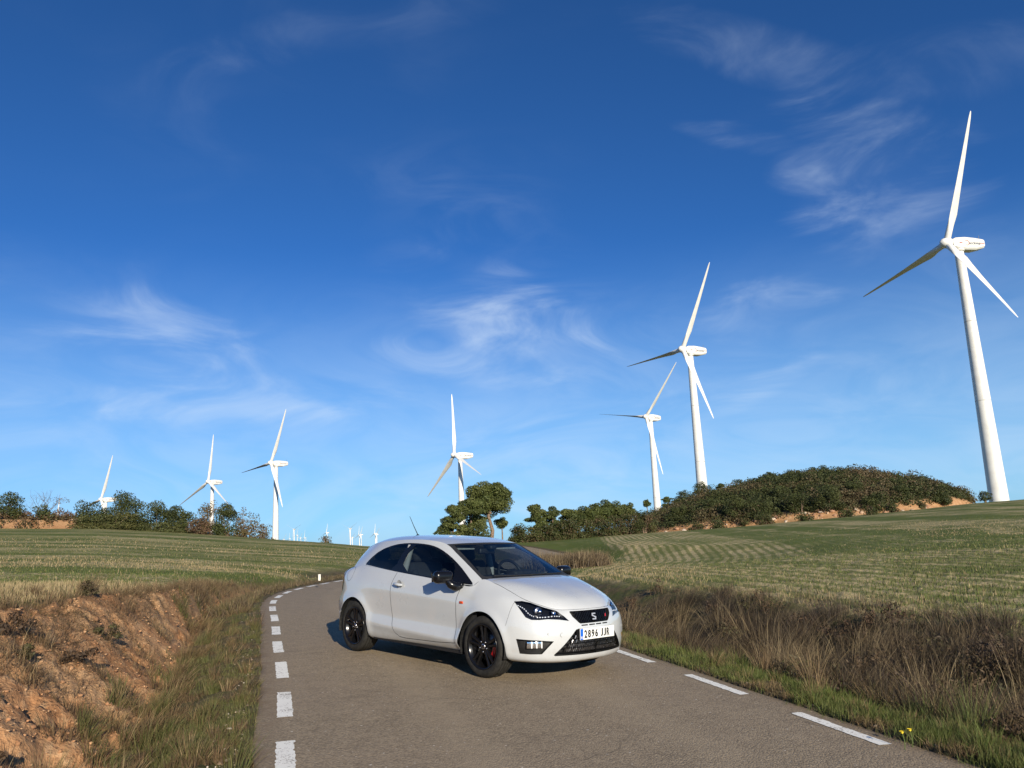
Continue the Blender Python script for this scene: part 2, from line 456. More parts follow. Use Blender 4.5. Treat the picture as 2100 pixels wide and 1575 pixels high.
def terrain_material():
    m, nt, b = new_mat('land')
    geo = nt.nodes.new('ShaderNodeNewGeometry'); P = geo.outputs['Position']
    soil, scrub, field, rowd, side = (nattr(nt, k) for k in ('soil', 'scrub', 'field', 'rowd', 'side'))
    n_big = nnoise(nt, P, .12, 4, .55); n_mid = nnoise(nt, P, 1.1, 5, .6); n_fine = nnoise(nt, P, 9.0, 5, .65); n_clod = nnoise(nt, P, 32.0, 4, .6)
    # red earth
    earth = nmix(nt, nramp(nt, n_mid, .35, .7), (.40, .195, .088), (.54, .325, .165))
    earth = nmix(nt, nramp(nt, n_fine, .45, .75, 0, .7), earth, (.57, .39, .225))
    earth = nmix(nt, nramp(nt, n_clod, .35, .6, .45, 0), earth, (.20, .105, .055))
    # verge and ditch litter under the grass
    litter = nmix(nt, nramp(nt, n_fine, .35, .7), (.075, .062, .032), (.17, .125, .07))
    litter = nmix(nt, nramp(nt, n_mid, .45, .7), litter, (.07, .085, .028))
    # fields: green shoots and pale stubble in drilled rows
    warp = nmath(nt, 'MULTIPLY', nmath(nt, 'SUBTRACT', n_mid, .5), .35)
    rr = nmath(nt, 'ADD', rowd, warp)
    rowfine = nmath(nt, 'ADD', nmath(nt, 'MULTIPLY', nmath(nt, 'SINE', nmath(nt, 'MULTIPLY', rr, 2 * math.pi / .55)), .5), .5)
    strip_n = nt.nodes.new('ShaderNodeTexNoise'); strip_n.noise_dimensions = '1D'
    nt.links.new(nmath(nt, 'ADD', rowd, nmath(nt, 'MULTIPLY', n_big, 5.0)), strip_n.inputs['W']); strip_n.inputs['Scale'].default_value = .19; strip_n.inputs['Detail'].default_value = 3.5
    strips = nramp(nt, strip_n.outputs['Fac'], .43, .56)
    patchy = nramp(nt, nnoise(nt, P, .22, 5, .62), .44, .60)
    straw = nmath(nt, 'MULTIPLY', nmath(nt, 'ADD', nmath(nt, 'MULTIPLY', nmath(nt, 'MULTIPLY', strips, patchy), .80), nmath(nt, 'ADD', nmath(nt, 'MULTIPLY', strips, .50), nmath(nt, 'MULTIPLY', patchy, .18))), nramp(nt, rowfine, .15, .85, .25, 1.0), clamp=True)
    straw = nmath(nt, 'MULTIPLY', straw, nramp(nt, n_fine, .30, .62, .25, 1.0), clamp=True)
    green = nmix(nt, n_mid, (.088, .130, .024), (.125, .138, .036))
    fcol = nmix(nt, straw, green, (.55, .43, .235))
    fcol = nmix(nt, nramp(nt, n_fine, .5, .8, 0, .30), fcol, (.13, .095, .05))
    hillc = nmix(nt, nramp(nt, n_mid, .4, .65), (.10, .075, .045), (.075, .075, .03))
    hillc = nmix(nt, nramp(nt, n_big, .55, .72), hillc, (.32, .20, .12))
    c = nmix(nt, field, litter, fcol)
    c = nmix(nt, scrub, c, hillc)
    c = nmix(nt, nmath(nt, 'MULTIPLY', soil, nramp(nt, n_mid, .22, .45, .55, 1.0)), c, earth)
    nt.links.new(c, b.inputs['Base Color'])
    b.inputs['Roughness'].default_value = .95; b.inputs['Specular IOR Level'].default_value = .1
    hgt = nmath(nt, 'ADD', nmath(nt, 'MULTIPLY', n_fine, .6), nmath(nt, 'MULTIPLY', n_clod, .4))
    nt.links.new(nbump(nt, hgt, .9, .05), b.inputs['Normal'])
    return m

def build_land():
    a = np.concatenate([np.radians(np.arange(-180, -42, 3.0)), np.radians(np.arange(-42, 42, .125)), np.radians(np.arange(42, 180.1, 3.0))])
    r1 = 1.0 * np.exp(np.arange(0, math.log(200.0), .0105)); r2 = r1[-1] * np.exp(.05 * np.arange(1, 68))
    r = np.concatenate([[0.01, .5], r1, r2])
    A, Rr = np.meshgrid(a, r, indexing='ij')
    X, Y = Rr * np.sin(A), Rr * np.cos(A)
    z, at = ground(X, Y, True, True)
    v = np.stack([X, Y, z], -1).reshape(-1, 3)
    f = grid_faces_(len(a), len(r))
    me = mesh_np('ground', v, f, terrain_material(), smooth=True, attrs={k: at[k] for k in ('soil', 'scrub', 'field', 'rowd', 'side')})
    return structure(road_frame(add('ground', me)))
def grid_faces_(U, V):
    i = np.arange(U - 1)[:, None] * V + np.arange(V - 1)[None, :]
    return np.stack([i, i + V, i + V + 1, i + 1], -1).reshape(-1, 4)
build_land()

# ---------------------------------------------------------------- the road and its edge lines
def road_materials():
    m, nt, b = new_mat('asphalt')
    geo = nt.nodes.new('ShaderNodeNewGeometry'); P = geo.outputs['Position']
    big = nnoise(nt, P, .35, 4, .55); mid = nnoise(nt, P, 6.0, 4, .6)
    vor = nt.nodes.new('ShaderNodeTexVoronoi'); vor.inputs['Scale'].default_value = 75.0; nt.links.new(P, vor.inputs['Vector'])
    stone = nmath(nt, 'ADD', nmath(nt, 'MULTIPLY', vor.outputs['Color'], .6), nmath(nt, 'MULTIPLY', mid, .4))
    c = nmix(nt, nramp(nt, stone, .2, .8), (.190, .147, .096), (.360, .282, .185))
    c = nmix(nt, nramp(nt, big, .35, .7, 0, .35), c, (.31, .235, .16))
    pale = nramp(nt, vor.outputs['Color'], .93, .97)
    c = nmix(nt, pale, c, (.60, .53, .44))
    lat = nattr(nt, 'lat')
    trk = nmath(nt, 'MULTIPLY', nramp(nt, nmath(nt, 'ABSOLUTE', nmath(nt, 'SUBTRACT', nmath(nt, 'ABSOLUTE', nmath(nt, 'SUBTRACT', lat, 2.03)), .78)), .34, .05), nramp(nt, big, .25, .7, .15, .45))
    c = nmix(nt, trk, c, (.37, .29, .19))
    cr = nt.nodes.new('ShaderNodeTexVoronoi'); cr.feature = 'DISTANCE_TO_EDGE'; cr.inputs['Scale'].default_value = .55
    wob = nt.nodes.new('ShaderNodeVectorMath'); wob.operation = 'ADD'
    nn = nt.nodes.new('ShaderNodeTexNoise'); nn.inputs['Scale'].default_value = 2.2; nn.inputs['Detail'].default_value = 5; nt.links.new(P, nn.inputs['Vector'])
    sc_ = nt.nodes.new('ShaderNodeVectorMath'); sc_.operation = 'SCALE'; sc_.inputs['Scale'].default_value = .9; nt.links.new(nn.outputs['Color'], sc_.inputs[0])
    nt.links.new(P, wob.inputs[0]); nt.links.new(sc_.outputs[0], wob.inputs[1]); nt.links.new(wob.outputs[0], cr.inputs['Vector'])
    crack = nmath(nt, 'MULTIPLY', nramp(nt, cr.outputs['Distance'], .010, .002), nramp(nt, nnoise(nt, P, .5, 3, .5), .50, .60))
    c = nmix(nt, nmath(nt, 'MULTIPLY', crack, .35), c, (.05, .04, .03))
    stain = nramp(nt, nnoise(nt, P, 1.3, 5, .65), .58, .72, 0, .30)
    c = nmix(nt, stain, c, (.13, .10, .07))
    edge = nattr(nt, 'edge')
    c = nmix(nt, nmath(nt, 'MULTIPLY', edge, nramp(nt, mid, .35, .6)), c, (.22, .16, .10))
    nt.links.new(c, b.inputs['Base Color']); b.inputs['Roughness'].default_value = .85; b.inputs['Specular IOR Level'].default_value = .25
    inv = nmath(nt, 'SUBTRACT', 1.0, vor.outputs['Distance'])
    nt.links.new(nbump(nt, nmath(nt, 'ADD', inv, nmath(nt, 'MULTIPLY', mid, .5)), .7, .006), b.inputs['Normal'])
    m, nt, b = new_mat('road_paint')
    geo = nt.nodes.new('ShaderNodeNewGeometry'); P = geo.outputs['Position']
    w = nmath(nt, 'ADD', nmath(nt, 'MULTIPLY', nnoise(nt, P, 60, 4, .6), .6), nmath(nt, 'MULTIPLY', nnoise(nt, P, 7, 3, .6), .4))
    nt.links.new(nmix(nt, nramp(nt, w, .53, .62), (.90, .87, .77), (.33, .28, .22)), b.inputs['Base Color'])
    b.inputs['Roughness'].default_value = .7
    nt.links.new(nbump(nt, w, .4, .004), b.inputs['Normal'])
road_materials()
def road_point(i_s, u):
    """arc length s (array), lateral u -> x,y"""
    x = np.interp(i_s, RS, RL[:, 0]) + np.interp(i_s, RS, RN[:, 0]) * u
    y = np.interp(i_s, RS, RL[:, 1]) + np.interp(i_s, RS, RN[:, 1]) * u
    return x, y
def road_height(x, y, u, s):
    fy = np.interp(s, RS, RL[:, 1])
    t = (u - RW / 2) / (RW / 2 + .2)
    return road_z(fy) - .012 * t ** 2 + (fbm(x, y, .7, 2) - .5) * .006
def build_road():
    s = np.concatenate([np.arange(RS[0], 60, 1.5), np.arange(60, RS[-1], .22)])
    cols = np.concatenate([[-.24, -.235], np.linspace(-.15, RW + .12, 30), [RW + .21, RW + .22]])
    S, U = np.meshgrid(s, cols, indexing='ij')
    U = U.copy()
    jl = (fbm(s, s * 0 + 3, 2.6, 4) - .5) * .20; jr = (fbm(s, s * 0 + 9, 2.6, 4) - .5) * .20
    U[:, 0] += jl; U[:, 1] += jl; U[:, -1] += jr; U[:, -2] += jr
    X, Y = road_point(S, U); Z = road_height(X, Y, np.clip(U, -.2, RW + .2), S)
    Z[:, 0] -= .09; Z[:, -1] -= .09
    v = np.stack([X, Y, Z], -1).reshape(-1, 3)
    edge = np.clip(np.maximum(-.02 - U, U - RW - .05) / .14, 0, 1).ravel()
    me = mesh_np('road', v, grid_faces_(*U.shape), MATS['asphalt'], smooth=True, attrs=dict(edge=edge, lat=U.ravel()))
    # grid_faces_ winds for (angle, radius); flip so that it faces up
    me.flip_normals() if me.polygons[len(me.polygons) // 2].normal.z < 0 else None
    ro = structure(road_frame(add('road', me)))
    def dash(s0, length, u0, w):
        n = 28
        ss = np.linspace(s0, s0 + length, n); us = np.linspace(-w / 2, w / 2, 4)
        S, U = np.meshgrid(ss, us, indexing='ij')
        jit = RNG.normal(0, .0035, U.shape); U = U + u0 + jit; S = S + RNG.normal(0, .006, S.shape)
        X, Y = road_point(S, U); Z = road_height(X, Y, U, S) + .0045
        V = np.stack([X, Y, Z], -1).reshape(-1, 3)
        me = mesh_np('edge_dash', V, grid_faces_(n, 4), MATS['road_paint'])
        if me.polygons[0].normal.z < 0: me.flip_normals()
        return add('edge_dash', me, ro)
    per = 1.80
    sL = np.interp(6.69, RL[:, 1], RS); k = -3
    while True:
        s0 = sL + k * per; yy = np.interp(s0, RS, RL[:, 1])
        if yy > 31: break
        dash(s0, 1.05, .0, .125); k += 1
    # right edge: measured from the dash that ends by the front bumper
    def s_right(y): 
        P = RL + RN * RW; return np.interp(y, P[:, 1], RS)
    sR = s_right(5.87); k = -2
    while True:
        s0 = sR + k * per
        if s0 > np.interp(26, RL[:, 1], RS): break
        dash(s0, 1.03, RW, .11); k += 1
    return ro
ROAD = build_road()
# ---------------------------------------------------------------- the car
# car frame: x forward, y left, z up, origin on the asphalt midway between the axles
def car_materials():
    m, nt, b = new_mat('white_paint')
    tc = nt.nodes.new('ShaderNodeTexCoord')
    dust = nnoise(nt, tc.outputs['Object'], 3.0, 6, 0.65)
    nt.links.new(nmix(nt, nramp(nt, dust, 0.35, 0.75, 0.0, 0.04), (0.485, 0.50, 0.505), (0.40, 0.38, 0.34)), b.inputs['Base Color'])
    nt.links.new(nramp(nt, dust, 0.3, 0.8, 0.27, 0.32), b.inputs['Roughness'])
    sepz = nt.nodes.new('ShaderNodeSeparateXYZ'); nt.links.new(tc.outputs['Object'], sepz.inputs[0])
    low = nmath(nt, 'MULTIPLY', nramp(nt, sepz.outputs[2], 0.50, 0.20), nramp(nt, nnoise(nt, tc.outputs['Object'], 9.0, 6, 0.7), 0.35, 0.7, 0.02, 0.20))
    prev = b.inputs['Base Color'].links[0].from_socket
    nt.links.new(nmix(nt, low, prev, (0.30, 0.25, 0.19)), b.inputs['Base Color'])
    b.inputs['Coat Weight'].default_value = 1.0
    b.inputs['Coat IOR'].default_value = 1.65
    b.inputs['Coat Roughness'].default_value = 0.025
    simple('gloss_black', (0.005, 0.005, 0.006), 0.22, coat=0.15, spec=0.35)
    simple('black_plastic', (0.012, 0.012, 0.012), 0.5, grain=0.3, gscale=60)
    simple('seal_black', (0.02, 0.02, 0.02), 0.6, grain=0.2)
    simple('gap_shadow', (0.25, 0.25, 0.25), 0.5)
    simple('rubber', (0.020, 0.019, 0.017), 0.75, grain=0.35, gscale=25, spec=0.3)
    simple('interior_dark', (0.02, 0.02, 0.021), 0.75, grain=0.3, gscale=20)
    simple('seat_cloth', (0.025, 0.025, 0.027), 0.9, grain=0.4, gscale=90)
    simple('headliner', (0.10, 0.10, 0.10), 0.9, grain=0.1)
    simple('grey_trim', (0.30, 0.30, 0.29), 0.6, grain=0.1)
    simple('chrome', (0.80, 0.80, 0.82), 0.08, metal=1.0)
    simple('emblem_metal', (0.62, 0.62, 0.63), 0.45, metal=0.6)
    simple('satin_metal', (0.45, 0.45, 0.47), 0.3, metal=1.0, grain=0.1)
    simple('caliper_red', (0.42, 0.012, 0.012), 0.35, coat=0.5)
    simple('lamp_housing', (0.010, 0.011, 0.014), 0.25)
    simple('led_white', (0.85, 0.86, 0.88), 0.2)
    simple('amber', (0.55, 0.06, 0.01), 0.25)
    simple('tail_red', (0.35, 0.008, 0.008), 0.15, coat=0.5)
    simple('plate_white', (0.78, 0.78, 0.74), 0.4)
    simple('plate_blue', (0.01, 0.12, 0.55), 0.4)
    simple('plate_ink', (0.02, 0.02, 0.02), 0.5)
    simple('rotor_steel', (0.20, 0.19, 0.18), 0.4, metal=1.0, grain=0.3)
    glass('windscreen_glass', (0.56, 0.64, 0.68), 0.0, 1.5)
    glass('side_glass', (0.48, 0.55, 0.58), 0.0, 1.5)
    glass('tinted_glass', (0.16, 0.18, 0.19), 0.0, 1.45)
    glass('clear_lens', (0.82, 0.84, 0.88), 0.02, 1.5)
car_materials()

def hermite(P, t, n, s0=False, s1=False):
    P = np.asarray(P, float); t = np.asarray(t, float); N = len(P)
    dt = np.diff(t); sh = (-1,) + (1,) * (P.ndim - 1)
    d = np.diff(P, axis=0) / dt.reshape(sh)
    m = np.zeros_like(P)
    w0 = dt[1:].reshape(sh); w1 = dt[:-1].reshape(sh)
    m[1:-1] = (d[:-1] * w0 + d[1:] * w1) / (w0 + w1)
    m[0] = 1.5 * d[0] - 0.5 * m[1]; m[-1] = 1.5 * d[-1] - 0.5 * m[-2]
    for flag, i, j, h in ((s0, 0, 1, dt[0]), (s1, -1, -2, -dt[-1])):
        if flag:
            q = np.zeros_like(P[i]); q[..., 1] = (P[j][..., 1] - P[i][..., 1]) / h; m[i] = q
    out = []
    for i in range(N - 1):
        u = np.linspace(0, 1, n + 1)[: n if i < N - 2 else n + 1].reshape(sh)
        h = dt[i]
        out.append((2 * u**3 - 3 * u**2 + 1) * P[i] + (u**3 - 2 * u**2 + u) * h * m[i] + (-2 * u**3 + 3 * u**2) * P[i + 1] + (u**3 - u**2) * h * m[i + 1])
    return np.concatenate(out)
def chord(P):
    P = np.asarray(P, float); return np.concatenate([[0], np.cumsum(np.linalg.norm(np.diff(P, axis=0), axis=-1).reshape(len(P) - 1, -1).mean(1))])
def patch(P, nu, nv, su0=False, su1=False, sv0=False, sv1=False):
    P = np.asarray(P, float)
    D = hermite(P, chord(P), nu, su0, su1)
    D = np.swapaxes(hermite(np.swapaxes(D, 0, 1), chord(np.swapaxes(P, 0, 1)), nv, sv0, sv1), 0, 1)
    return D
def grid_faces(U, V):
    i = np.arange(U - 1)[:, None] * V + np.arange(V - 1)[None, :]
    return np.stack([i, i + 1, i + V + 1, i + V], -1).reshape(-1, 4)

class Shell:
    """half of a body surface (y >= 0) that can be cut into parts along outlines"""
    def __init__(s, D, outward):
        U, V = D.shape[:2]; s.U, s.V = U, V
        v = D.reshape(-1, 3); f = grid_faces(U, V)
        s.bm = bmesh.new()
        bv = [s.bm.verts.new(p) for p in v]
        for q in f:
            c = [bv[k] for k in q]
            if len({tuple(np.round(x.co, 5)) for x in c}) < 3: continue
            try: s.bm.faces.new(c)
            except ValueError: pass
        s.bm.normal_update()
        tot = sum((fc.normal.dot(Vector(outward(fc.calc_center_median()))) for fc in s.bm.faces))
        if tot < 0: bmesh.ops.reverse_faces(s.bm, faces=s.bm.faces)
        s.bm.normal_update()
        s.kd = kdtree.KDTree(len(bv)); s.no = []
        for i, x in enumerate(bv): s.kd.insert(x.co, i); s.no.append(x.normal.copy())
        s.kd.balance()
        s.lay = s.bm.faces.layers.int.new('part')
        s.names = ['body']
    def normal(s, p):
        r = s.kd.find_n(p, 4); n = Vector((0, 0, 0))
        for co, i, d in r: n += s.no[i] / (d + 1e-4)
        return n.normalized()
    def cut(s, poly, proj, part, region=None):
        """poly: 2D outline; proj: (eu, ev) orthonormal 3D axes the outline is drawn in"""
        eu, ev = Vector(proj[0]), Vector(proj[1])
        poly = [Vector(p) for p in poly]
        lo = Vector((min(p.x for p in poly), min(p.y for p in poly))); hi = Vector((max(p.x for p in poly), max(p.y for p in poly)))
        def near():
            out = []
            for f in s.bm.faces:
                if region and not region(f.calc_center_median()): continue
                us = [v.co.dot(eu) for v in f.verts]; vs = [v.co.dot(ev) for v in f.verts]
                if max(us) < lo.x - .002 or min(us) > hi.x + .002 or max(vs) < lo.y - .002 or min(vs) > hi.y + .002: continue
                out.append(f)
            return out
        n = len(poly)
        for i in range(n):
            p, q = poly[i], poly[(i + 1) % n]
            e = q - p
            L_ = e.length
            if L_ < 1e-6: continue
            e = e / L_; nn = eu * (-e.y) + ev * e.x
            fs = []
            for f in near():   # only faces that the edge itself comes near
                c = f.calc_center_median(); r = max((v.co - c).length for v in f.verts) + .004
                d = Vector((c.dot(eu), c.dot(ev))) - p
                t = d.dot(e); h = abs(d.x * -e.y + d.y * e.x)
                if h <= r and -r <= t <= L_ + r: fs.append(f)
            if not fs: continue
            ge = {x for f in fs for x in f.edges}; gv = {x for f in fs for x in f.verts}
            bmesh.ops.bisect_plane(s.bm, geom=fs + list(ge) + list(gv), dist=1e-6, plane_co=eu * p.x + ev * p.y, plane_no=nn)
        if part not in s.names: s.names.append(part)
        pid = s.names.index(part)
        for f in near():
            c = f.calc_center_median(); x, y = c.dot(eu), c.dot(ev)
            ins = False; j = n - 1
            for i in range(n):
                a, b = poly[i], poly[j]
                if (a.y > y) != (b.y > y) and x < (b.x - a.x) * (y - a.y) / (b.y - a.y) + a.x: ins = not ins
                j = i
            if ins: f[s.lay] = pid
    def get(s, part):
        pid = s.names.index(part)
        V, F, m = [], [], {}
        for f in s.bm.faces:
            if f[s.lay] != pid: continue
            q = []
            for v in f.verts:
                if v.index not in m or True:
                    k = v
                    if k not in m: m[k] = len(V); V.append(v.co.copy())
                q.append(m[k])
            F.append(q)
        return V, F
def mirrored(V, F): return [Vector((p.x, -p.y, p.z)) for p in V], [q[::-1] for q in F]
def shell_mesh(name, shell, V, F, mat, both=False, side=1, push=0.0, flat=False):
    """mesh from shell faces; side -1 mirrors, both joins the two halves"""
    if not V: return None
    nr = [shell.normal(p) for p in V]
    for p, n in zip(V, nr):
        if abs(p.y) < 1e-5: n.y = 0; n.normalize()
    V2 = [p + n * push for p, n in zip(V, nr)]
    Vs, Fs, Ns = [], [], []
    if both or side > 0:
        Vs += [tuple(p) for p in V2]; Fs += [list(q) for q in F]; Ns += [tuple(n) for n in nr]
    if both or side < 0:
        o = len(Vs)
        Vs += [(p.x, -p.y, p.z) for p in V2]; Fs += [[k + o for k in q[::-1]] for q in F]; Ns += [(n.x, -n.y, n.z) for n in nr]
    me = bpy.data.meshes.new(name)
    me.from_pydata(Vs, [], Fs); me.update()
    me.polygons.foreach_set('use_smooth', np.ones(len(me.polygons), bool))
    if not flat: me.normals_split_custom_set_from_vertices(Ns)
    me.materials.append(mat)
    return me
def offset_poly(poly, d):
    P = [Vector(p) for p in poly]; n = len(P); out = []
    area = sum(P[i].x * P[(i + 1) % n].y - P[(i + 1) % n].x * P[i].y for i in range(n))
    sg = 1 if area > 0 else -1
    for i in range(n):
        a, b, c = P[i - 1], P[i], P[(i + 1) % n]
        n1 = Vector(((b - a).y, -(b - a).x)).normalized() * sg; n2 = Vector(((c - b).y, -(c - b).x)).normalized() * sg
        m = (n1 + n2).normalized(); k = min(1 / max(m.dot(n1), .3), 2.0)
        out.append(b + m * d * k)
    return out
def strip_poly(line, w):
    P = [Vector(p) for p in line]; L_, R_ = [], []
    for i, p in enumerate(P):
        d = (P[min(i + 1, len(P) - 1)] - P[max(i - 1, 0)]).normalized(); n = Vector((-d.y, d.x))
        L_.append(p + n * w); R_.append(p - n * w)
    return L_ + R_[::-1]
def recess(V, F, off):
    """the floor and the walls of a hole: the faces moved by off and joined to their outline"""
    off = Vector(off); n = len(V)
    ed = {}
    for q in F:
        for a, b in zip(q, q[1:] + q[:1]):
            ed[(min(a, b), max(a, b))] = ed.get((min(a, b), max(a, b)), 0) + 1
    V2 = [p + off for p in V] + list(V); F2 = [list(q) for q in F]
    for q in F:
        for a, b in zip(q, q[1:] + q[:1]):
            if ed[(min(a, b), max(a, b))] == 1: F2.append([b, a, a + n, b + n])
    return V2, F2
def plain_mesh(name, V, F, mat, side=1, both=False):
    Vs, Fs = [], []
    if both or side > 0: Vs += [tuple(p) for p in V]; Fs += [list(q) for q in F]
    if both or side < 0:
        o = len(Vs); v, f = mirrored(V, F); Vs += [tuple(p) for p in v]; Fs += [[k + o for k in q] for q in f]
    me = bpy.data.meshes.new(name); me.from_pydata(Vs, [], Fs); me.update(); me.materials.append(mat)
    return me
def smooth_loop(poly, it=2):
    """round the corners of a closed outline (Chaikin)"""
    P = [Vector(p) for p in poly]
    for _ in range(it):
        Q = []
        for i in range(len(P)):
            a, b = P[i], P[(i + 1) % len(P)]
            Q += [a * .75 + b * .25, a * .25 + b * .75]
        P = Q
    return P
def rbox(name, c, d, mat, parent, bev=0.02, R=None, seg=3, taper=None):
    bm = bmesh.new(); bmesh.ops.create_cube(bm, size=1.0)
    for v in bm.verts:
        v.co = Vector((v.co.x * d[0], v.co.y * d[1], v.co.z * d[2]))
        if taper and v.co.z > 0: v.co.x *= taper; v.co.y *= taper
    bmesh.ops.bevel(bm, geom=list(bm.edges), offset=bev, segments=seg, affect='EDGES', profile=0.5)
    for v in bm.verts:
        if R is not None: v.co = R @ v.co
        v.co += Vector(c)
    me = bpy.data.meshes.new(name); bm.to_mesh(me); bm.free()
    me.polygons.foreach_set('use_smooth', np.ones(len(me.polygons), bool))
    me.materials.append(mat)
    return add(name, me, parent)
def text_mesh(name, s, mat, size=1.0, extrude=0.0, sx=1.0, bold=0.0):
    cu = bpy.data.curves.new('t', 'FONT'); cu.body = s; cu.size = size; cu.extrude = extrude; cu.offset = bold; cu.align_x = 'LEFT'; cu.resolution_u = 3
    o = bpy.data.objects.new('t', cu); COL.objects.link(o)
    me = bpy.data.meshes.new_from_object(o)
    bpy.data.objects.remove(o); bpy.data.curves.remove(cu)
    me.name = name; me.materials.clear(); me.materials.append(mat)
    for v in me.vertices: v.co.x *= sx
    return me

AXF, WR = 1.235, 0.304
# side and bumper band: stations from the tail's middle round the side to the nose's middle; rows from the sill up
BAND = [
 [(-1.84, 0, .27), (-1.92, 0, .32), (-1.95, 0, .45), (-1.955, 0, .58), (-1.92, 0, .70), (-1.91, 0, .88), (-1.85, 0, 1.02)],
 [(-1.82, .40, .27), (-1.90, .42, .32), (-1.925, .43, .45), (-1.93, .43, .58), (-1.89, .42, .70), (-1.875, .41, .88), (-1.82, .38, 1.02)],
 [(-1.70, .66, .25), (-1.77, .70, .30), (-1.79, .715, .43), (-1.795, .72, .57), (-1.755, .70, .70), (-1.745, .665, .92), (-1.67, .575, 1.005)],
 [(-1.54, .735, .22), (-1.58, .785, .27), (-1.60, .805, .40), (-1.60, .805, .55), (-1.59, .785, .70), (-1.615, .742, .93), (-1.53, .672, 1.005)],
 [(-1.235, .75, .20), (-1.235, .80, .225), (-1.235, .84, .36), (-1.235, .845, .52), (-1.235, .835, .68), (-1.235, .80, .88), (-1.25, .710, 1.035)],
 [(-.75, .76, .18), (-.75, .805, .215), (-.75, .848, .365), (-.75, .828, .50), (-.76, .835, .68), (-.78, .820, .87), (-.80, .747, 1.013)],
 [(-.32, .76, .19), (-.32, .805, .222), (-.32, .853, .35), (-.32, .830, .48), (-.33, .837, .66), (-.34, .828, .84), (-.35, .765, .981)],
 [(.25, .76, .20), (.25, .805, .23), (.25, .856, .335), (.25, .831, .47), (.25, .837, .65), (.25, .826, .81), (.25, .767, .940)],
 [(.78, .76, .205), (.78, .805, .236), (.78, .854, .325), (.78, .831, .46), (.78, .835, .635), (.77, .817, .785), (.74, .757, .907)],
 [(1.02, .755, .205), (1.02, .80, .236), (1.02, .847, .33), (1.02, .835, .46), (1.02, .835, .63), (1.01, .805, .775), (.99, .737, .896)],
 [(1.14, .75, .205), (1.14, .795, .235), (1.14, .842, .33), (1.14, .838, .46), (1.14, .835, .63), (1.12, .797, .79), (1.05, .668, .958)],
 [(1.30, .745, .20), (1.30, .79, .23), (1.30, .835, .33), (1.30, .841, .46), (1.30, .833, .63), (1.28, .775, .80), (1.25, .648, .921)],
 [(1.47, .735, .195), (1.47, .782, .225), (1.47, .822, .32), (1.48, .836, .45), (1.48, .820, .62), (1.47, .748, .785), (1.45, .637, .858)],
 [(1.60, .70, .19), (1.64, .748, .215), (1.665, .775, .31), (1.675, .785, .44), (1.675, .770, .60), (1.66, .705, .725), (1.65, .612, .783)],
 [(1.76, .60, .185), (1.81, .640, .205), (1.84, .668, .30), (1.85, .678, .43), (1.84, .660, .575), (1.81, .600, .678), (1.79, .525, .731)],
 [(1.87, .45, .18), (1.925, .480, .20), (1.955, .503, .29), (1.965, .510, .42), (1.95, .498, .555), (1.92, .455, .645), (1.895, .40, .690)],
 [(1.93, .27, .178), (1.99, .290, .195), (2.03, .302, .28), (2.04, .308, .41), (2.025, .305, .545), (1.995, .295, .640), (1.968, .28, .684)],
 [(1.95, 0, .178), (2.02, 0, .195), (2.062, 0, .28), (2.075, 0, .41), (2.058, 0, .545), (2.027, 0, .640), (2.0, 0, .684)],
]
BONNET = [
 [(1.17, 0, .975), (1.15, .25, .974), (1.10, .50, .968), (1.05, .668, .960)],
 [(1.33, 0, .948), (1.32, .24, .949), (1.29, .49, .944), (1.25, .645, .924)],
 [(1.53, 0, .905), (1.52, .23, .907), (1.49, .47, .900), (1.45, .634, .861)],
 [(1.73, 0, .846), (1.72, .22, .848), (1.69, .44, .833), (1.65, .609, .786)],
 [(1.88, 0, .783), (1.87, .20, .784), (1.84, .38, .768), (1.79, .522, .734)],
 [(1.96, 0, .727), (1.95, .18, .727), (1.925, .32, .713), (1.895, .397, .692)],
 [(2.0, 0, .686), (1.99, .14, .686), (1.98, .22, .686), (1.968, .278, .686)],
]
SIDE = [   # belt, waist of the glass, roof rail
 [(-1.53, .672, 1.005), (-1.43, .605, 1.15), (-1.33, .515, 1.290)],
 [(-1.25, .710, 1.035), (-1.21, .655, 1.17), (-1.15, .535, 1.325)],
 [(-.80, .747, 1.013), (-.80, .690, 1.17), (-.78, .562, 1.353)],
 [(-.35, .765, .981), (-.35, .705, 1.16), (-.35, .572, 1.368)],
 [(.05, .768, .953), (.02, .712, 1.13), (-.02, .572, 1.362)],
 [(.42, .766, .928), (.38, .713, 1.09), (.285, .555, 1.318)],
 [(.72, .758, .908), (.67, .705, 1.02), (.55, .592, 1.200)],
 [(.90, .746, .899), (.87, .708, .967), (.80, .628, 1.080)],
 [(.99, .737, .896), (1.01, .707, .925), (1.05, .668, .960)],
]
WINDSCREEN = [  # from the scuttle up, middle to pillar
 [(1.17, 0, .965), (1.15, .25, .964), (1.10, .50, .960), (1.05, .668, .958)],
 [(.92, 0, 1.092), (.905, .24, 1.09), (.86, .47, 1.085), (.80, .628, 1.080)],
 [(.67, 0, 1.212), (.655, .23, 1.21), (.61, .44, 1.206), (.55, .592, 1.200)],
 [(.41, 0, 1.336), (.40, .21, 1.334), (.355, .41, 1.328), (.285, .555, 1.318)],
]
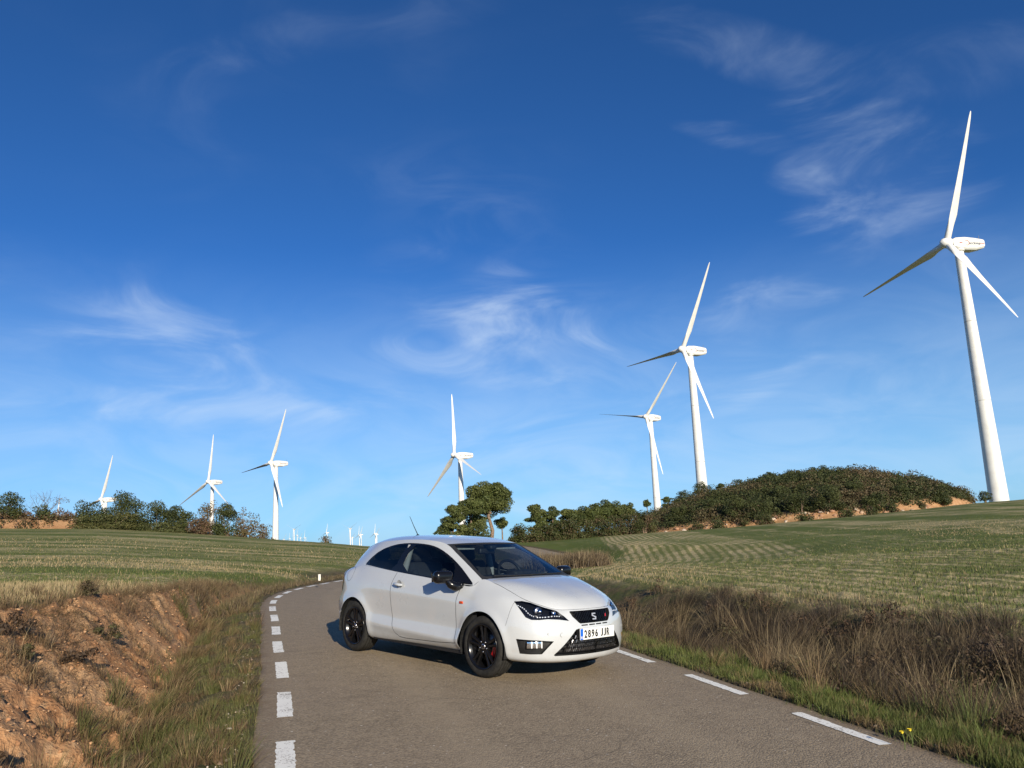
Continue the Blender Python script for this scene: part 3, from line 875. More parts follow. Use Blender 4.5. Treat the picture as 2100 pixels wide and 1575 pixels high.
ROOF = [   # from the screen back, middle to rail
 [(.41, 0, 1.336), (.40, .21, 1.334), (.355, .41, 1.328), (.285, .555, 1.318)],
 [(.12, 0, 1.389), (.11, .21, 1.387), (.06, .41, 1.379), (-.02, .572, 1.362)],
 [(-.30, 0, 1.417), (-.31, .21, 1.414), (-.33, .42, 1.400), (-.35, .572, 1.368)],
 [(-.75, 0, 1.420), (-.76, .21, 1.417), (-.77, .42, 1.400), (-.78, .562, 1.353)],
 [(-1.15, 0, 1.397), (-1.15, .20, 1.393), (-1.15, .40, 1.372), (-1.15, .535, 1.325)],
 [(-1.50, 0, 1.345), (-1.49, .19, 1.341), (-1.43, .38, 1.322), (-1.33, .515, 1.290)],
 [(-1.70, 0, 1.295), (-1.68, .19, 1.290), (-1.62, .36, 1.275), (-1.53, .47, 1.245)],
]
REAR = [   # tailgate glass from the belt up, middle to corner
 [(-1.85, 0, 1.02), (-1.82, .38, 1.02), (-1.67, .575, 1.005), (-1.53, .672, 1.005)],
 [(-1.76, 0, 1.15), (-1.73, .34, 1.15), (-1.57, .53, 1.148), (-1.43, .605, 1.15)],
 [(-1.66, 0, 1.27), (-1.64, .30, 1.268), (-1.50, .45, 1.265), (-1.33, .515, 1.290)],
]
SIDEPROJ = ((1, 0, 0), (0, 0, 1)); FRONTPROJ = ((0, 1, 0), (0, 0, 1))
_c, _s2 = math.cos(math.radians(50)), math.sin(math.radians(50))
CORNER = ((-_s2 * 0 - math.sin(math.radians(38)), math.cos(math.radians(38)), 0), (0, 0, 1))   # seen from 38 degrees beside straight ahead
def cpoint(x, y, z): return (Vector(CORNER[0]).dot(Vector((x, y, z))), z)

def build_wheel(parent, x, y, steer, caliper):
    """y < 0: right side"""
    sd = 1 if y > 0 else -1
    w = empty('wheel', parent); w.location = (x, y, WR); w.rotation_euler = (0, 0, steer)
    # local: +h outward
    def pr(p): return [(r, h * sd) for r, h in p]
    tw = 0.105
    tyre = [(.222, -tw + .012), (.232, -tw), (.262, -tw - .004), (.288, -tw + .004), (.3005, -tw + .022)]
    for g in (-.055, -.018, .018, .055):
        tyre += [(.304, g - .006), (.297, g - .004), (.297, g + .004), (.304, g + .006)]
    tyre += [(.3005, tw - .022), (.288, tw - .004), (.262, tw + .004), (.232, tw), (.222, tw - .012)]
    MB().lathe(pr(tyre), 64).build('tyre', MATS['rubber'], w)
    rim = MB()
    rim.lathe(pr([(.224, -tw + .01), (.205, -tw + .02), (.195, -.04), (.188, .03), (.197, tw - .04), (.212, tw - .016), (.226, tw - .008), (.2265, tw + .002), (.219, tw + .003), (.206, tw - .012), (.198, tw - .03)]), 56)
    ro = rim.build('rim', MATS['gloss_black'], w)
    for k in range(5):
        a0 = 2 * math.pi * k / 5 + math.pi / 2
        for s_ in (-1, 1):
            m = MB()
            stations = [(.045, .30 * s_, .020, .088), (.085, .19 * s_, .015, .086), (.14, .165 * s_, .0135, .089), (.185, .17 * s_, .0155, .093), (.207, .18 * s_, .020, .094)]
            V = []
            for (r, da, hw, h) in stations:
                a = a0 + da; er = Vector((math.cos(a), 0, math.sin(a))); et = Vector((-math.sin(a), 0, math.cos(a)))
                for (tt, hh) in ((-hw, h - .035), (-hw, h - .006), (-hw * .55, h), (hw * .55, h), (hw, h - .006), (hw, h - .035)):
                    V.append(er * r + et * tt + Vector((0, sd * hh, 0)))
            F = []
            for i in range(len(stations) - 1):
                for j in range(5): F.append((i * 6 + j, i * 6 + j + 1, i * 6 + 6 + j + 1, i * 6 + 6 + j))
            F += [tuple(range(6)), tuple(range(24, 30))]
            m.add(V, F).build('spoke', MATS['gloss_black'], w)
    MB().lathe(pr([(.0, .084), (.03, .084), (.055, .086), (.072, .080), (.078, .06), (.078, .0)]), 28).build('hub', MATS['gloss_black'], w)
    cap = MB().lathe(pr([(.0, .0905), (.022, .090), (.0275, .088), (.029, .083)]), 24).build('hub_cap', MATS['satin_metal'], w)
    emblem('emblem', cap, .03, lambda u, v: Vector((u, sd * .0925, v)), MATS['gloss_black'])
    for k in range(5):
        a = 2 * math.pi * (k + .5) / 5 + math.pi / 2
        MB().lathe(pr([(0, .09), (.008, .09), (.0095, .086), (.0095, .07)]), 8, c=(.053 * math.cos(a), 0, .053 * math.sin(a))).build('wheel_bolt', MATS['satin_metal'], w)
    MB().lathe(pr([(.05, .03), (.145, .03), (.145, .008), (.05, .008)]), 40).build('brake_disc', MATS['rotor_steel'], w)
    if caliper:
        m = MB(); V = []; F = []
        for k in range(9):
            a = math.radians(-52 + 60 * k / 8)
            for (r, h) in ((.108, .050), (.150, .050), (.162, .036), (.162, -.02), (.108, -.02)):
                V.append((r * math.cos(a), sd * h, r * math.sin(a)))
        for k in range(8):
            for j in range(5): F.append((k * 5 + j, k * 5 + (j + 1) % 5, k * 5 + 5 + (j + 1) % 5, k * 5 + 5 + j))
        F += [tuple(range(5)), tuple(range(40, 45))]
        c = m.add(V, F).build('caliper', MATS['caliper_red'], w)
        c.rotation_euler = (0, -steer * 0, 0)
    return w

def emblem(name, parent, size, fn, mat):
    """a slanted double-bar S"""
    P1 = [(-.5, .10), (-.32, .5), (.5, .5), (.5, .30), (-.12, .30), (-.20, .14), (.42, -.06), (.42, -.28), (.24, -.20), (.22, -.12), (-.5, .10)][:-1]
    P2 = [(-x, -y) for x, y in P1]
    up = [(-.48, .06), (-.34, .48), (.48, .48), (.48, .30), (-.14, .30), (-.18, .18), (.10, .08), (.10, -.10)]
    m = MB()
    for poly in (up, [(-x, -y) for x, y in up]):
        n = len(poly)
        m.add([fn(u * size, v * size) for u, v in poly], [tuple(range(n))])
    return m.build(name, mat, parent)

def build_car():
    car = empty('hatchback_car')
    tag(car, 'white three-door hatchback with black wheels parked across the road', 'car')
    PW = MATS['white_paint']
    # ---- side band with bumpers
    D = patch(BAND, 10, 8, su0=True, su1=True)
    for ax in (AXF, -AXF):
        r = np.hypot(D[..., 0] - ax, D[..., 2] - WR); s = np.where(np.abs(D[..., 0] - ax) < .6, 1, 0) * (D[..., 1] > .5)
        D[..., 1] += s * (.016 * np.exp(-((r - .35) / .045) ** 2)) * sstep(D[..., 2], .16, .30)
    # creases along the flank and above the sill
    wx = sstep(D[..., 0], -1.0, -.7) * (1 - sstep(D[..., 0], 1.2, 1.5)) * (D[..., 1] > .6)
    D[..., 1] += wx * (.055 * np.clip(.10 - np.abs(D[..., 2] - (.745 - .02 * D[..., 0])), 0, None) + .14 * np.clip(.06 - np.abs(D[..., 2] - (.345 - .03 * D[..., 0])), 0, None))
    sh = Shell(D, lambda c: (c.x * .2, 1, 0))
    front = lambda c: c.x > 1.45
    side = lambda c: c.y > .5 and -1.7 < c.x < 1.7
    for ax in (AXF, -AXF):
        arc = [(ax + .347 * math.cos(t), WR + .004 + .347 * math.sin(t)) for t in np.linspace(-.12, math.pi + .12, 44)]
        sh.cut([(ax + .352, .05)] + arc + [(ax - .352, .05)], SIDEPROJ, 'wheel_opening', side)
    door = [(.83, .302), (.815, .60), (.812, .75), (.825, .905), (.60, 1.1), (-.2, 1.15), (-.402, .985), (-.43, .85), (-.427, .70), (-.405, .55), (-.365, .41), (-.30, .305), (-.22, .268), (-.10, .262), (.5, .280)]
    sh.cut(offset_poly(door, .0035), SIDEPROJ, 'door_gap', side)
    sh.cut(offset_poly(door, -.0035), SIDEPROJ, 'door', side)
    flap = [(-1.45 + .075 * math.cos(t), .925 + .085 * math.sin(t)) for t in np.linspace(0, 2 * math.pi, 20, endpoint=False)]
    sh.cut(offset_poly(flap, .0025), SIDEPROJ, 'flap_gap', side)
    sh.cut(offset_poly(flap, -.0025), SIDEPROJ, 'fuel_flap', side)
    hl = [cpoint(*p) for p in ((1.615, .722, .768), (1.66, .655, .772), (1.72, .595, .757), (1.80, .505, .716), (1.885, .397, .679), (1.955, .352, .625), (1.985, .315, .583), (1.95, .42, .598), (1.90, .53, .606), (1.85, .605, .600), (1.80, .665, .602), (1.755, .70, .625))]
    sh.cut(hl, CORNER, 'headlight', front)
    fog = [cpoint(*p) for p in ((1.695, .772, .420), (1.86, .62, .410), (1.945, .495, .398), (1.90, .555, .325), (1.865, .585, .278), (1.80, .68, .276), (1.735, .757, .280))]
    sh.cut(fog, CORNER, 'fog_opening', front)
    grille = [(-.1, .672), (.292, .672), (.300, .660), (.285, .62), (.225, .560), (.205, .551), (-.1, .551)]
    sh.cut(grille, FRONTPROJ, 'grille', front)
    for y0 in (.008, .112):
        sh.cut([(y0, .528), (y0 + .085, .528), (y0 + .085, .540), (y0, .540)], FRONTPROJ, 'slot', front)
    intake = [(-.1, .505), (.265, .500), (.285, .485), (.50, .268), (.49, .256), (-.1, .252)]
    sh.cut(intake, FRONTPROJ, 'intake', front)
    tail = [(-1.64, 1.05), (-1.62, .93), (-1.64, .78), (-1.70, .70), (-2.1, .70), (-2.1, 1.05)]
    sh.cut(tail, SIDEPROJ, 'tail_lamp', lambda c: c.y > .42 and c.x < -1.5)
    bline = [(1.42, .40), (1.56, .52), (1.615, .66), (1.61, .765)]      # bumper to wing joint
    sh.cut(strip_poly([(1.585, .54), (1.60, .62), (1.605, .70), (1.602, .775)], .0018), SIDEPROJ, 'bumper_gap', side)
    body = add('body_shell', shell_mesh('body_shell', sh, *sh.get('body'), PW, both=True), car)
    # ---- roof, bonnet, screens
    shB = Shell(patch(BONNET, 10, 10, sv0=True), lambda c: (.3, 0, 1))
    add('bonnet', shell_mesh('bonnet', shB, *shB.get('body'), PW, both=True, push=.0), car)
    shR = Shell(patch(ROOF, 8, 8, sv0=True), lambda c: (0, 0, 1))
    add('roof', shell_mesh('roof', shR, *shR.get('body'), PW, both=True), car)
    shS = Shell(patch(SIDE, 10, 12), lambda c: (0, 1, .2))
    dlo = smooth_loop([(-1.205, 1.048), (-1.13, 1.115), (-.95, 1.240), (-.70, 1.305), (-.44, 1.328), (-.15, 1.325), (.06, 1.308), (.24, 1.268), (.44, 1.195), (.66, 1.090), (.86, .980), (.985, .905), (.93, .9015), (.72, .9145), (.30, .942), (-.30, .981), (-.80, 1.018), (-1.12, 1.046)], 1)
    shS.cut(dlo, SIDEPROJ, 'window_trim')
    dg = smooth_loop([(-.345, .999), (-.275, 1.305), (-.10, 1.306), (.05, 1.291), (.23, 1.252), (.43, 1.178), (.60, 1.097), (.66, .933), (.30, .957)], 1)
    shS.cut(dg, SIDEPROJ, 'door_window')
    qg = smooth_loop([(-1.165, 1.060), (-.94, 1.226), (-.70, 1.288), (-.44, 1.310), (-.395, 1.309), (-.475, 1.008), (-.80, 1.035)], 1)
    shS.cut(qg, SIDEPROJ, 'quarter_window')
    sail = [(.69, .925), (.655, 1.06), (.80, .985), (.935, .912)]
    add('pillar_frame', shell_mesh('pillar_frame', shS, *shS.get('body'), PW, both=True), car)
    shW = Shell(patch(WINDSCREEN, 10, 10, sv0=True), lambda c: (1, 0, .5))
    U, V = shW.U, shW.V
    shW.cut([(-.1, .985), (.60, .985), (.615, 1.0), (.50, 1.306), (.45, 1.313), (-.1, 1.318)], FRONTPROJ, 'screen')
    ws = add('windscreen', shell_mesh('windscreen', shW, *shW.get('screen'), MATS['windscreen_glass'], both=True), car)
    add('screen_border', shell_mesh('screen_border', shW, *shW.get('body'), MATS['seal_black'], both=True, push=.001), ws)
    shT = Shell(patch(REAR, 8, 8, sv0=True), lambda c: (-1, 0, .3))
    shT.cut([(-.1, 1.045), (.50, 1.045), (.40, 1.235), (-.1, 1.245)], FRONTPROJ, 'glass')
    tg = add('tailgate', shell_mesh('tailgate', shT, *shT.get('body'), PW, both=True), car)
    add('rear_window', shell_mesh('rear_window', shT, *shT.get('glass'), MATS['tinted_glass'], both=True, push=-.003), tg)
    # under the roof's rear lip
    rl = [Vector(p) for p in [tuple(q) for q in patch(ROOF, 8, 8, sv0=True)[-1]]]
    rb = [Vector(p) for p in [tuple(q) for q in patch(REAR, 8, 8, sv0=True)[-1]]]
    m = MB(); n_ = min(len(rl), len(rb)); V_ = [p - Vector((0, 0, .012)) for p in rl[:n_]] + rb[:n_]
    V_ += [Vector((p.x, -p.y, p.z)) for p in V_]
    Fl = [(i, i + 1, n_ + i + 1, n_ + i) for i in range(n_ - 1)]; Fl += [tuple(k + 2 * n_ for k in q) for q in Fl]
    m.add(V_, Fl).build('roof_spoiler', PW, car)
    # headliner and lining: the inside of the cabin
    Dl = patch(BAND, 3, 3, su0=True, su1=True); Dl = Dl[6:30]
    MBv = Dl.reshape(-1, 3).copy(); MBv[:, 1] = np.maximum(MBv[:, 1] - .055, 0); MBv[:, 0] = np.clip(MBv[:, 0], -1.7, 1.1)
    lv = [Vector(p) for p in MBv]; lf = [list(map(int, q)) for q in grid_faces(*Dl.shape[:2])]
    add('cabin_lining', plain_mesh('cabin_lining', lv, lf, MATS['interior_dark'], both=True), car)
    Dr = patch(ROOF, 4, 4, sv0=True); rv = Dr.reshape(-1, 3).copy(); rv[:, 2] -= .03; rv[:, 1] *= .97
    add('headliner', plain_mesh('headliner', [Vector(p) for p in rv], [list(map(int, q)) for q in grid_faces(*Dr.shape[:2])], MATS['headliner'], both=True), car)
    MB().box((-.35, 0, .24), (2.9, 1.40, .06)).build('floor_pan', MATS['interior_dark'], car)
    MB().box((0, 0, .22), (3.3, 1.0, .05)).build('underbody', MATS['black_plastic'], car)
    # ---- both sides
    for sd, word in ((-1, 'right'), (1, 'left')):
        dr = add('door', shell_mesh('door', sh, *sh.get('door'), PW, side=sd), car)
        add('door_seam', shell_mesh('door_seam', sh, *sh.get('door_gap'), MATS['gap_shadow'], side=sd, push=-.004), dr)
        add('door_window', shell_mesh('door_window', shS, *shS.get('door_window'), MATS['side_glass'], side=sd, push=-.004), dr)
        add('window_trim', shell_mesh('window_trim', shS, *shS.get('window_trim'), MATS['gloss_black'], side=sd, push=-.002), dr)
        add('quarter_window', shell_mesh('quarter_window', shS, *shS.get('quarter_window'), MATS['tinted_glass'], side=sd, push=-.004), car)
        if sd < 0:
            fl = add('fuel_flap', shell_mesh('fuel_flap', sh, *sh.get('fuel_flap'), PW, side=sd), car)
            add('flap_seam', shell_mesh('flap_seam', sh, *sh.get('flap_gap'), MATS['gap_shadow'], side=sd, push=-.003), fl)
        else:
            v1, f1 = sh.get('fuel_flap'); v2, f2 = sh.get('flap_gap')
            add('rear_quarter_panel', shell_mesh('rear_quarter_panel', sh, v1 + v2, f1 + [[k + len(v1) for k in q] for q in f2], PW, side=sd), car)
        add('bumper_seam', shell_mesh('bumper_seam', sh, *sh.get('bumper_gap'), MATS['gap_shadow'], side=sd, push=-.003), car)
        # door handle: a dished plate, a bow and a cylinder cap
        h = empty('door_handle', dr)
        y0 = sd * .833
        bow = MB().tube([(-.345, y0, .862), (-.33, y0 + sd * .022, .861), (-.27, y0 + sd * .032, .857), (-.21, y0 + sd * .030, .852), (-.18, y0 + sd * .010, .850)], [.010, .016, .018, .018, .014], 10, flat=.75)
        bow.build('handle_bow', PW, h)
        dish = MB().lathe([(.052, .0), (.040, -.004), (0, -.006)] if sd > 0 else [(.052, 0), (.040, .004), (0, .006)], 20, c=(-.255, y0 + sd * .004, .853))
        dish.build('handle_dish', MATS['grey_trim'], h)
        # mirror
        mi = empty('door_mirror', car)
        R = Matrix.Rotation(sd * .18, 3, 'Z')
        head = rbox('mirror_head', (.715, sd * .940, .980), (.125, .225, .135), MATS['gloss_black'], mi, .05, R, 5)
        foot = MB().tube([(.80, sd * .775, .885), (.80, sd * .835, .880), (.775, sd * .880, .905), (.745, sd * .895, .945)], [.046, .050, .046, .040], 12)
        foot.build('mirror_foot', MATS['gloss_black'], mi)
        rbox('mirror_base', (.80, sd * .775, .890), (.11, .05, .06), MATS['gloss_black'], mi, .015)
        MB().box((.650, sd * .940, .978), (.004, .18, .10), R).build('mirror_glass', MATS['chrome'], mi)
        # side marker lamp
        mk = rbox('side_marker', (.905, sd * .836, .722), (.055, .012, .026), MATS['amber'], car, .005)
        # headlight
        hv, hf = sh.get('headlight')
        L_ = empty('headlight', car)
        off = Vector((-.085, -.02, -.004))
        rv_, rf_ = recess(hv, hf, off)
        add('lamp_housing', plain_mesh('lamp_housing', rv_, rf_, MATS['lamp_housing'], side=sd), L_)
        add('lens', shell_mesh('lens', sh, hv, hf, MATS['clear_lens'], side=sd, push=-.001), L_)
        MBs = MB().lathe([(0, .028), (.014, .025), (.026, .014), (.031, 0), (.034, -.02)], 20, axis='x', c=(1.80, sd * .545, .672)); MBs.build('projector_lens', MATS['chrome'], L_)
        MB().lathe([(.034, .0), (.042, .006), (.046, -.03)], 20, axis='x', c=(1.79, sd * .545, .672)).build('projector_ring', MATS['satin_metal'], L_)
        MB().lathe([(0, .0), (.02, .006), (.034, .026)], 18, axis='x', c=(1.86, sd * .435, .662)).build('reflector', MATS['chrome'], L_)
        def insurf(pts, d=.012):
            out = []
            for p in pts:
                co, i, dd = sh.kd.find(p); n = sh.normal(co)
                q = co - n * d; out.append(Vector((q.x, sd * q.y, q.z)))
            return out
        edge1 = [(1.65, .70, .745), (1.71, .68, .70), (1.77, .655, .655), (1.815, .63, .622)]
        edge2 = [(1.83, .615, .617), (1.88, .545, .624), (1.925, .46, .628), (1.95, .39, .630)]
        for e in (edge1, edge2):
            pts = insurf([Vector(p) for p in e])
            n_seg = 6
            P = hermite([tuple(p) for p in pts], chord([tuple(p) for p in pts]), 6)
            for k in range(0, len(P) - 1, 2):
                MB().tube([P[k], P[min(k + 1, len(P) - 1)]], .0058, 6).build('daylight_lamp', MATS['led_white'], L_)
        # fog lamp
        fv, ff = sh.get('fog_opening')
        fo = empty('fog_lamp', car)
        rv_, rf_ = recess(fv, ff, Vector((-.05, -.03, 0)))
        add('fog_surround', plain_mesh('fog_surround', rv_, rf_, MATS['black_plastic'], side=sd), fo)
        R2 = Matrix.Rotation(sd * math.radians(36), 3, 'Z')
        rbox('fog_reflector', (1.822, sd * .640, .362), (.02, .16, .070), MATS['chrome'], fo, .008, R2)
        for q in range(6):
            c0 = Vector((1.836, sd * .640, .362)) + R2 @ Vector((0, (q - 2.5) * .025, 0))
            rbox('fog_lens_rib', c0, (.012, .012, .066), MATS['led_white'] if q % 2 else MATS['chrome'], fo, .005, R2)
        # tail lamp
        tl = add('tail_lamp', shell_mesh('tail_lamp', sh, *sh.get('tail_lamp'), MATS['tail_red'], side=sd, push=.004), car)
        # wheel wells
        for ax in (AXF, -AXF):
            m = MB(); V, F = [], []
            ts = np.linspace(-.25, math.pi + .25, 24)
            for t in ts:
                for yy in (.83, .55): V.append((ax + .352 * math.cos(t), sd * yy, WR + .352 * math.sin(t)))
            F = [(2 * i, 2 * i + 1, 2 * i + 3, 2 * i + 2) for i in range(len(ts) - 1)]
            m.add(V, F)
            n0 = len(ts); W = [(ax + .352 * math.cos(t), sd * .55, WR + .352 * math.sin(t)) for t in ts]
            m.add(W, [tuple(range(n0))])
            m.build('wheel_arch_liner', MATS['black_plastic'], car, fix=False)
        # skirt under the sill
        MB().box((0.03, sd * .775, .205), (1.70, .05, .03)).build('sill_trim', MATS['black_plastic'], car)
    # ---- nose
    gv, gf = sh.get('grille'); gr = empty('grille', car)
    rv_, rf_ = recess(gv, gf, (-.045, 0, 0))
    add('grille_surround', plain_mesh('grille_surround', rv_, rf_, MATS['black_plastic'], both=True), gr)
    fk = kdtree.KDTree(len(sh.no)); fp = []
    for i, (fx) in enumerate(D.reshape(-1, 3)):
        if fx[0] > 1.6: fk.insert((fx[1], fx[2], 0), i)
    fk.balance(); DF = D.reshape(-1, 3)
    def fx_(y, z):
        w = 0; x = 0
        for co, i, d in fk.find_n((abs(y), z, 0), 4):
            k = 1 / (d + .002); x += DF[i][0] * k; w += k
        return x / w
    def ribbon(m, p, q, wd, dep):
        """thin bar in the nose's surface from (y,z) p to q"""
        p, q = Vector(p), Vector(q); d = (q - p).normalized(); n = Vector((-d.y, d.x)) * wd
        P = []
        for a in (p + n, p - n, q - n, q + n):
            x = fx_(a.x, a.y); P.append((x + dep, a.x, a.y))
        P += [(x - .015, y, z) for x, y, z in P[:4]]
        m.add(P, [(0, 1, 2, 3), (7, 6, 5, 4), (0, 4, 5, 1), (1, 5, 6, 2), (2, 6, 7, 3), (3, 7, 4, 0)])
    m = MB(); cell = .017
    for r in range(9):
        for c in range(-14, 15):
            y = (c + .5 * (r % 2)) * cell * 2.0; z = .555 + r * cell * .92
            half = .205 + (z - .551) / .121 * .085
            if abs(y) > half - .01 or z > .668: continue
            for dy, dz in ((cell, cell * .92), (-cell, cell * .92)):
                y2, z2 = y + dy, z + dz
                if abs(y2) < .205 + (z2 - .551) / .121 * .085 and z2 < .672: ribbon(m, (y, z), (y2, z2), .0022, -.010)
    m.build('honeycomb', MATS['gloss_black'], gr)
    em = emblem('emblem', gr, .066, lambda u, v: Vector((fx_(0, .61 + v) + .004, u, .61 + v)), MATS['emblem_metal'])
    b = MB(); b.add([(fx_(.19 + u, .612 + v) + .002, .19 + u, .612 + v) for u, v in ((-.014, -.014), (.004, -.014), (.016, .014), (-.002, .014))], [(0, 1, 2, 3)])
    b.build('grille_badge', MATS['caliper_red'], gr)
    sv, sf = sh.get('slot')
    rv_, rf_ = recess(sv, sf, (-.02, 0, 0)); add('bumper_slot', plain_mesh('bumper_slot', rv_, rf_, MATS['black_plastic'], both=True), car)
    iv, if_ = sh.get('intake'); it = empty('lower_intake', car)
    rv_, rf_ = recess(iv, if_, (-.07, 0, 0)); add('intake_surround', plain_mesh('intake_surround', rv_, rf_, MATS['black_plastic'], both=True), it)
    for z in (.285, .325, .365, .405, .445):
        half = .265 + (.50 - z) / .25 * .235
        m = MB()
        ys = np.linspace(-half, half, 22)
        for a, b2 in zip(ys[:-1], ys[1:]): ribbon(m, (a, z), (b2, z), .0045, -.014)
        m.build('intake_bar', MATS['gloss_black'], it)
    m = MB()
    for r, z in enumerate((.305, .345, .385, .425)):
        half = .265 + (.50 - z) / .25 * .235 - .06
        y = -half
        while y < half:
            ribbon(m, (y, z - .018), (y + .012, z + .018), .0022, -.016); ribbon(m, (y + .024, z - .018), (y + .012, z + .018), .0022, -.016); y += .024
    m.build('intake_mesh', MATS['satin_metal'], it)
    # number plate
    pl = empty('number_plate', car); px = 2.088
    rbox('plate_panel', (px - .004, 0, .4525), (.008, .52, .11), MATS['plate_white'], pl, .003)
    MB().box((px + .0012, -.2385, .4525), (.0012, .039, .104)).build('plate_band', MATS['plate_blue'], pl)
    def word(s, y, z, w, h, mat, name):
        me = text_mesh(name, s, mat, .1, .0006, 1.0, .0034)
        c = np.array([v.co[:] for v in me.vertices]); lo, hi = c.min(0), c.max(0)
        for v in me.vertices: v.co.x = (v.co.x - lo[0]) / (hi[0] - lo[0]) * w; v.co.y = (v.co.y - lo[1]) / (hi[1] - lo[1]) * h
        o = add(name, me, pl); o.matrix_local = Matrix(((0, 0, 1, px + .0022), (1, 0, 0, y), (0, 1, 0, z), (0, 0, 0, 1)))
    x = -.202
    for ch in '2896 JJR':
        if ch == ' ': x += .030; continue
        w = .034 if ch == 'J' else .042
        word(ch, x, .414, w, .077, MATS['plate_ink'], 'plate_character'); x += w + .0125
    word('E', -.2475, .411, .018, .022, MATS['plate_white'], 'country_letter')
    MB().box((2.05, 0, .46), (.05, .50, .09)).build('plate_carrier', MATS['black_plastic'], car)
    # front lip
    m = MB(); V, F = [], []
    row0 = D[110:, 0]; row0 = [p for p in row0 if p[0] > 1.55]
    for p in row0: V.append((p[0] + .012, p[1], p[2] + .002)); V.append((p[0] - .08, p[1] * .92, p[2] - .012))
    F = [(2 * i, 2 * i + 1, 2 * i + 3, 2 * i + 2) for i in range(len(row0) - 1)]
    n0 = len(V); V += [(a, -b3, c) for a, b3, c in V]; F += [tuple(k + n0 for k in q) for q in F]
    m.add(V, F).build('front_lip', MATS['black_plastic'], car)
    # small things on the bumper: tow cover ring and sensors
    for (yy, zz, rr) in ((-.43, .455, .022), (-.56, .47, .012), (.56, .47, .012)):
        MB().lathe([(rr, 0), (rr - .002, .0015), (rr - .004, .0)], 20, axis='x', c=(fx_(yy, zz) + .001, yy, zz)).build('bumper_cover', MATS['grey_trim'], car)
    # roof aerial, wipers
    an = empty('roof_aerial', car)
    MB().lathe([(.035, 0), (.030, .014), (.014, .03), (0, .034)], 14, axis='z', c=(-1.06, 0, 1.396)).build('aerial_base', MATS['black_plastic'], an)
    MB().tube([(-1.06, 0, 1.42), (-1.16, 0, 1.54), (-1.255, 0, 1.665)], [.006, .0045, .003], 6).build('aerial_rod', MATS['black_plastic'], an)
    for y0, y1 in ((.50, -.05), (-.02, -.55)):
        wp = empty('wiper', car)
        P = [(1.165 - .12 * abs((y0 + (y1 - y0) * t)) ** 1.3 - .01, y0 + (y1 - y0) * t, .990 + .004 * t) for t in np.linspace(0, 1, 6)]
        MB().tube(P, .008, 6).build('wiper_arm', MATS['black_plastic'], wp)
    # ---- cabin
    rbox('dashboard', (.80, 0, .88), (.62, 1.36, .18), MATS['interior_dark'], car, .06)
    rbox('instrument_hood', (.56, .36, .965), (.20, .36, .09), MATS['interior_dark'], car, .035)
    sw = empty('steering_wheel', car); R3 = Matrix.Rotation(math.radians(-24), 3, 'Y')
    ctr = Vector((.38, .36, .945))
    ring = [ctr + R3 @ Vector((0, .185 * math.cos(t), .185 * math.sin(t))) for t in np.linspace(0, 2 * math.pi, 33)]
    MB().tube(ring, .017, 8, cap=False).build('wheel_rim', MATS['black_plastic'], sw)
    for a in (math.pi, 0, -math.pi / 2):
        MB().tube([ctr + R3 @ Vector((.03, .04 * math.cos(a), .04 * math.sin(a))), ctr + R3 @ Vector((0, .18 * math.cos(a), .18 * math.sin(a)))], .017, 6).build('wheel_spoke', MATS['grey_trim'], sw)
    rbox('airbag_cover', ctr + R3 @ Vector((.03, 0, 0)), (.05, .13, .12), MATS['black_plastic'], sw, .02, R3)
    def seat(x, y, w, rear=False):
        st = empty('seat', car)
        Rb = Matrix.Rotation(math.radians(-22), 3, 'Y')
        rbox('cushion', (x + .02, y, .50), (.50, w, .16), MATS['seat_cloth'], st, .05)
        rbox('backrest', (x - .30, y, .80), (.14, w, .62), MATS['seat_cloth'], st, .055, Rb)
        for s_ in (-1, 1):
            rbox('bolster', (x - .25, y + s_ * (w / 2 - .03), .78), (.17, .08, .46), MATS['seat_cloth'], st, .035, Rb)
        rbox('headrest', (x - .46, y, 1.175), (.10, .26 if not rear else .22, .17), MATS['seat_cloth'], st, .045, Rb)
    for y in (-.36, .36): seat(-.02, y, .50)
    for y in (-.34, .34): seat(-.92, y, .56, True)
    rm = empty('rear_view_mirror', car)
    rbox('mirror_case', (.37, -.02, 1.235), (.045, .24, .07), MATS['black_plastic'], rm, .02)
    MB().tube([(.42, -.02, 1.25), (.47, -.02, 1.285)], .012, 6).build('mirror_stalk', MATS['black_plastic'], rm)
    rbox('sensor_box', (.44, .0, 1.28), (.08, .10, .05), MATS['black_plastic'], rm, .015)
    rbox('sun_visor', (.22, -.33, 1.285), (.20, .34, .018), MATS['grey_trim'], car, .006, Matrix.Rotation(.25, 3, 'Y'))
    rbox('sun_visor', (.22, .33, 1.285), (.20, .34, .018), MATS['grey_trim'], car, .006, Matrix.Rotation(.25, 3, 'Y'))
    m = MB().tube([(-.36, .69, .60), (-.37, .69, 1.0), (-.36, .60, 1.30)], [.05, .045, .04], 8, flat=.5); m.build('door_post', MATS['grey_trim'], car)
    m = MB().tube([(-.36, -.69, .60), (-.37, -.69, 1.0), (-.36, -.60, 1.30)], [.05, .045, .04], 8, flat=.5); m.build('door_post', MATS['grey_trim'], car)
    # ---- wheels
    build_wheel(car, AXF, -.722, STEER, True); build_wheel(car, AXF, .722, STEER, True)
    build_wheel(car, -AXF, -.722, 0, False); build_wheel(car, -AXF, .722, 0, False)
    for b_ in (-1, 1):
        MB().tube([(b_ * AXF, -.66, WR), (b_ * AXF, .66, WR)], .04, 8).build('axle', MATS['black_plastic'], car)
    rbox('exhaust', (-1.80, -.25, .26), (.25, .16, .06), MATS['chrome'], car, .02)
    return car

STEER = math.radians(1.5)
CAR = build_car()
CAR.matrix_world = G @ Matrix.Translation((-.5395, 9.8306, 0.004)) @ Matrix.Rotation(-.8273, 4, 'Z')
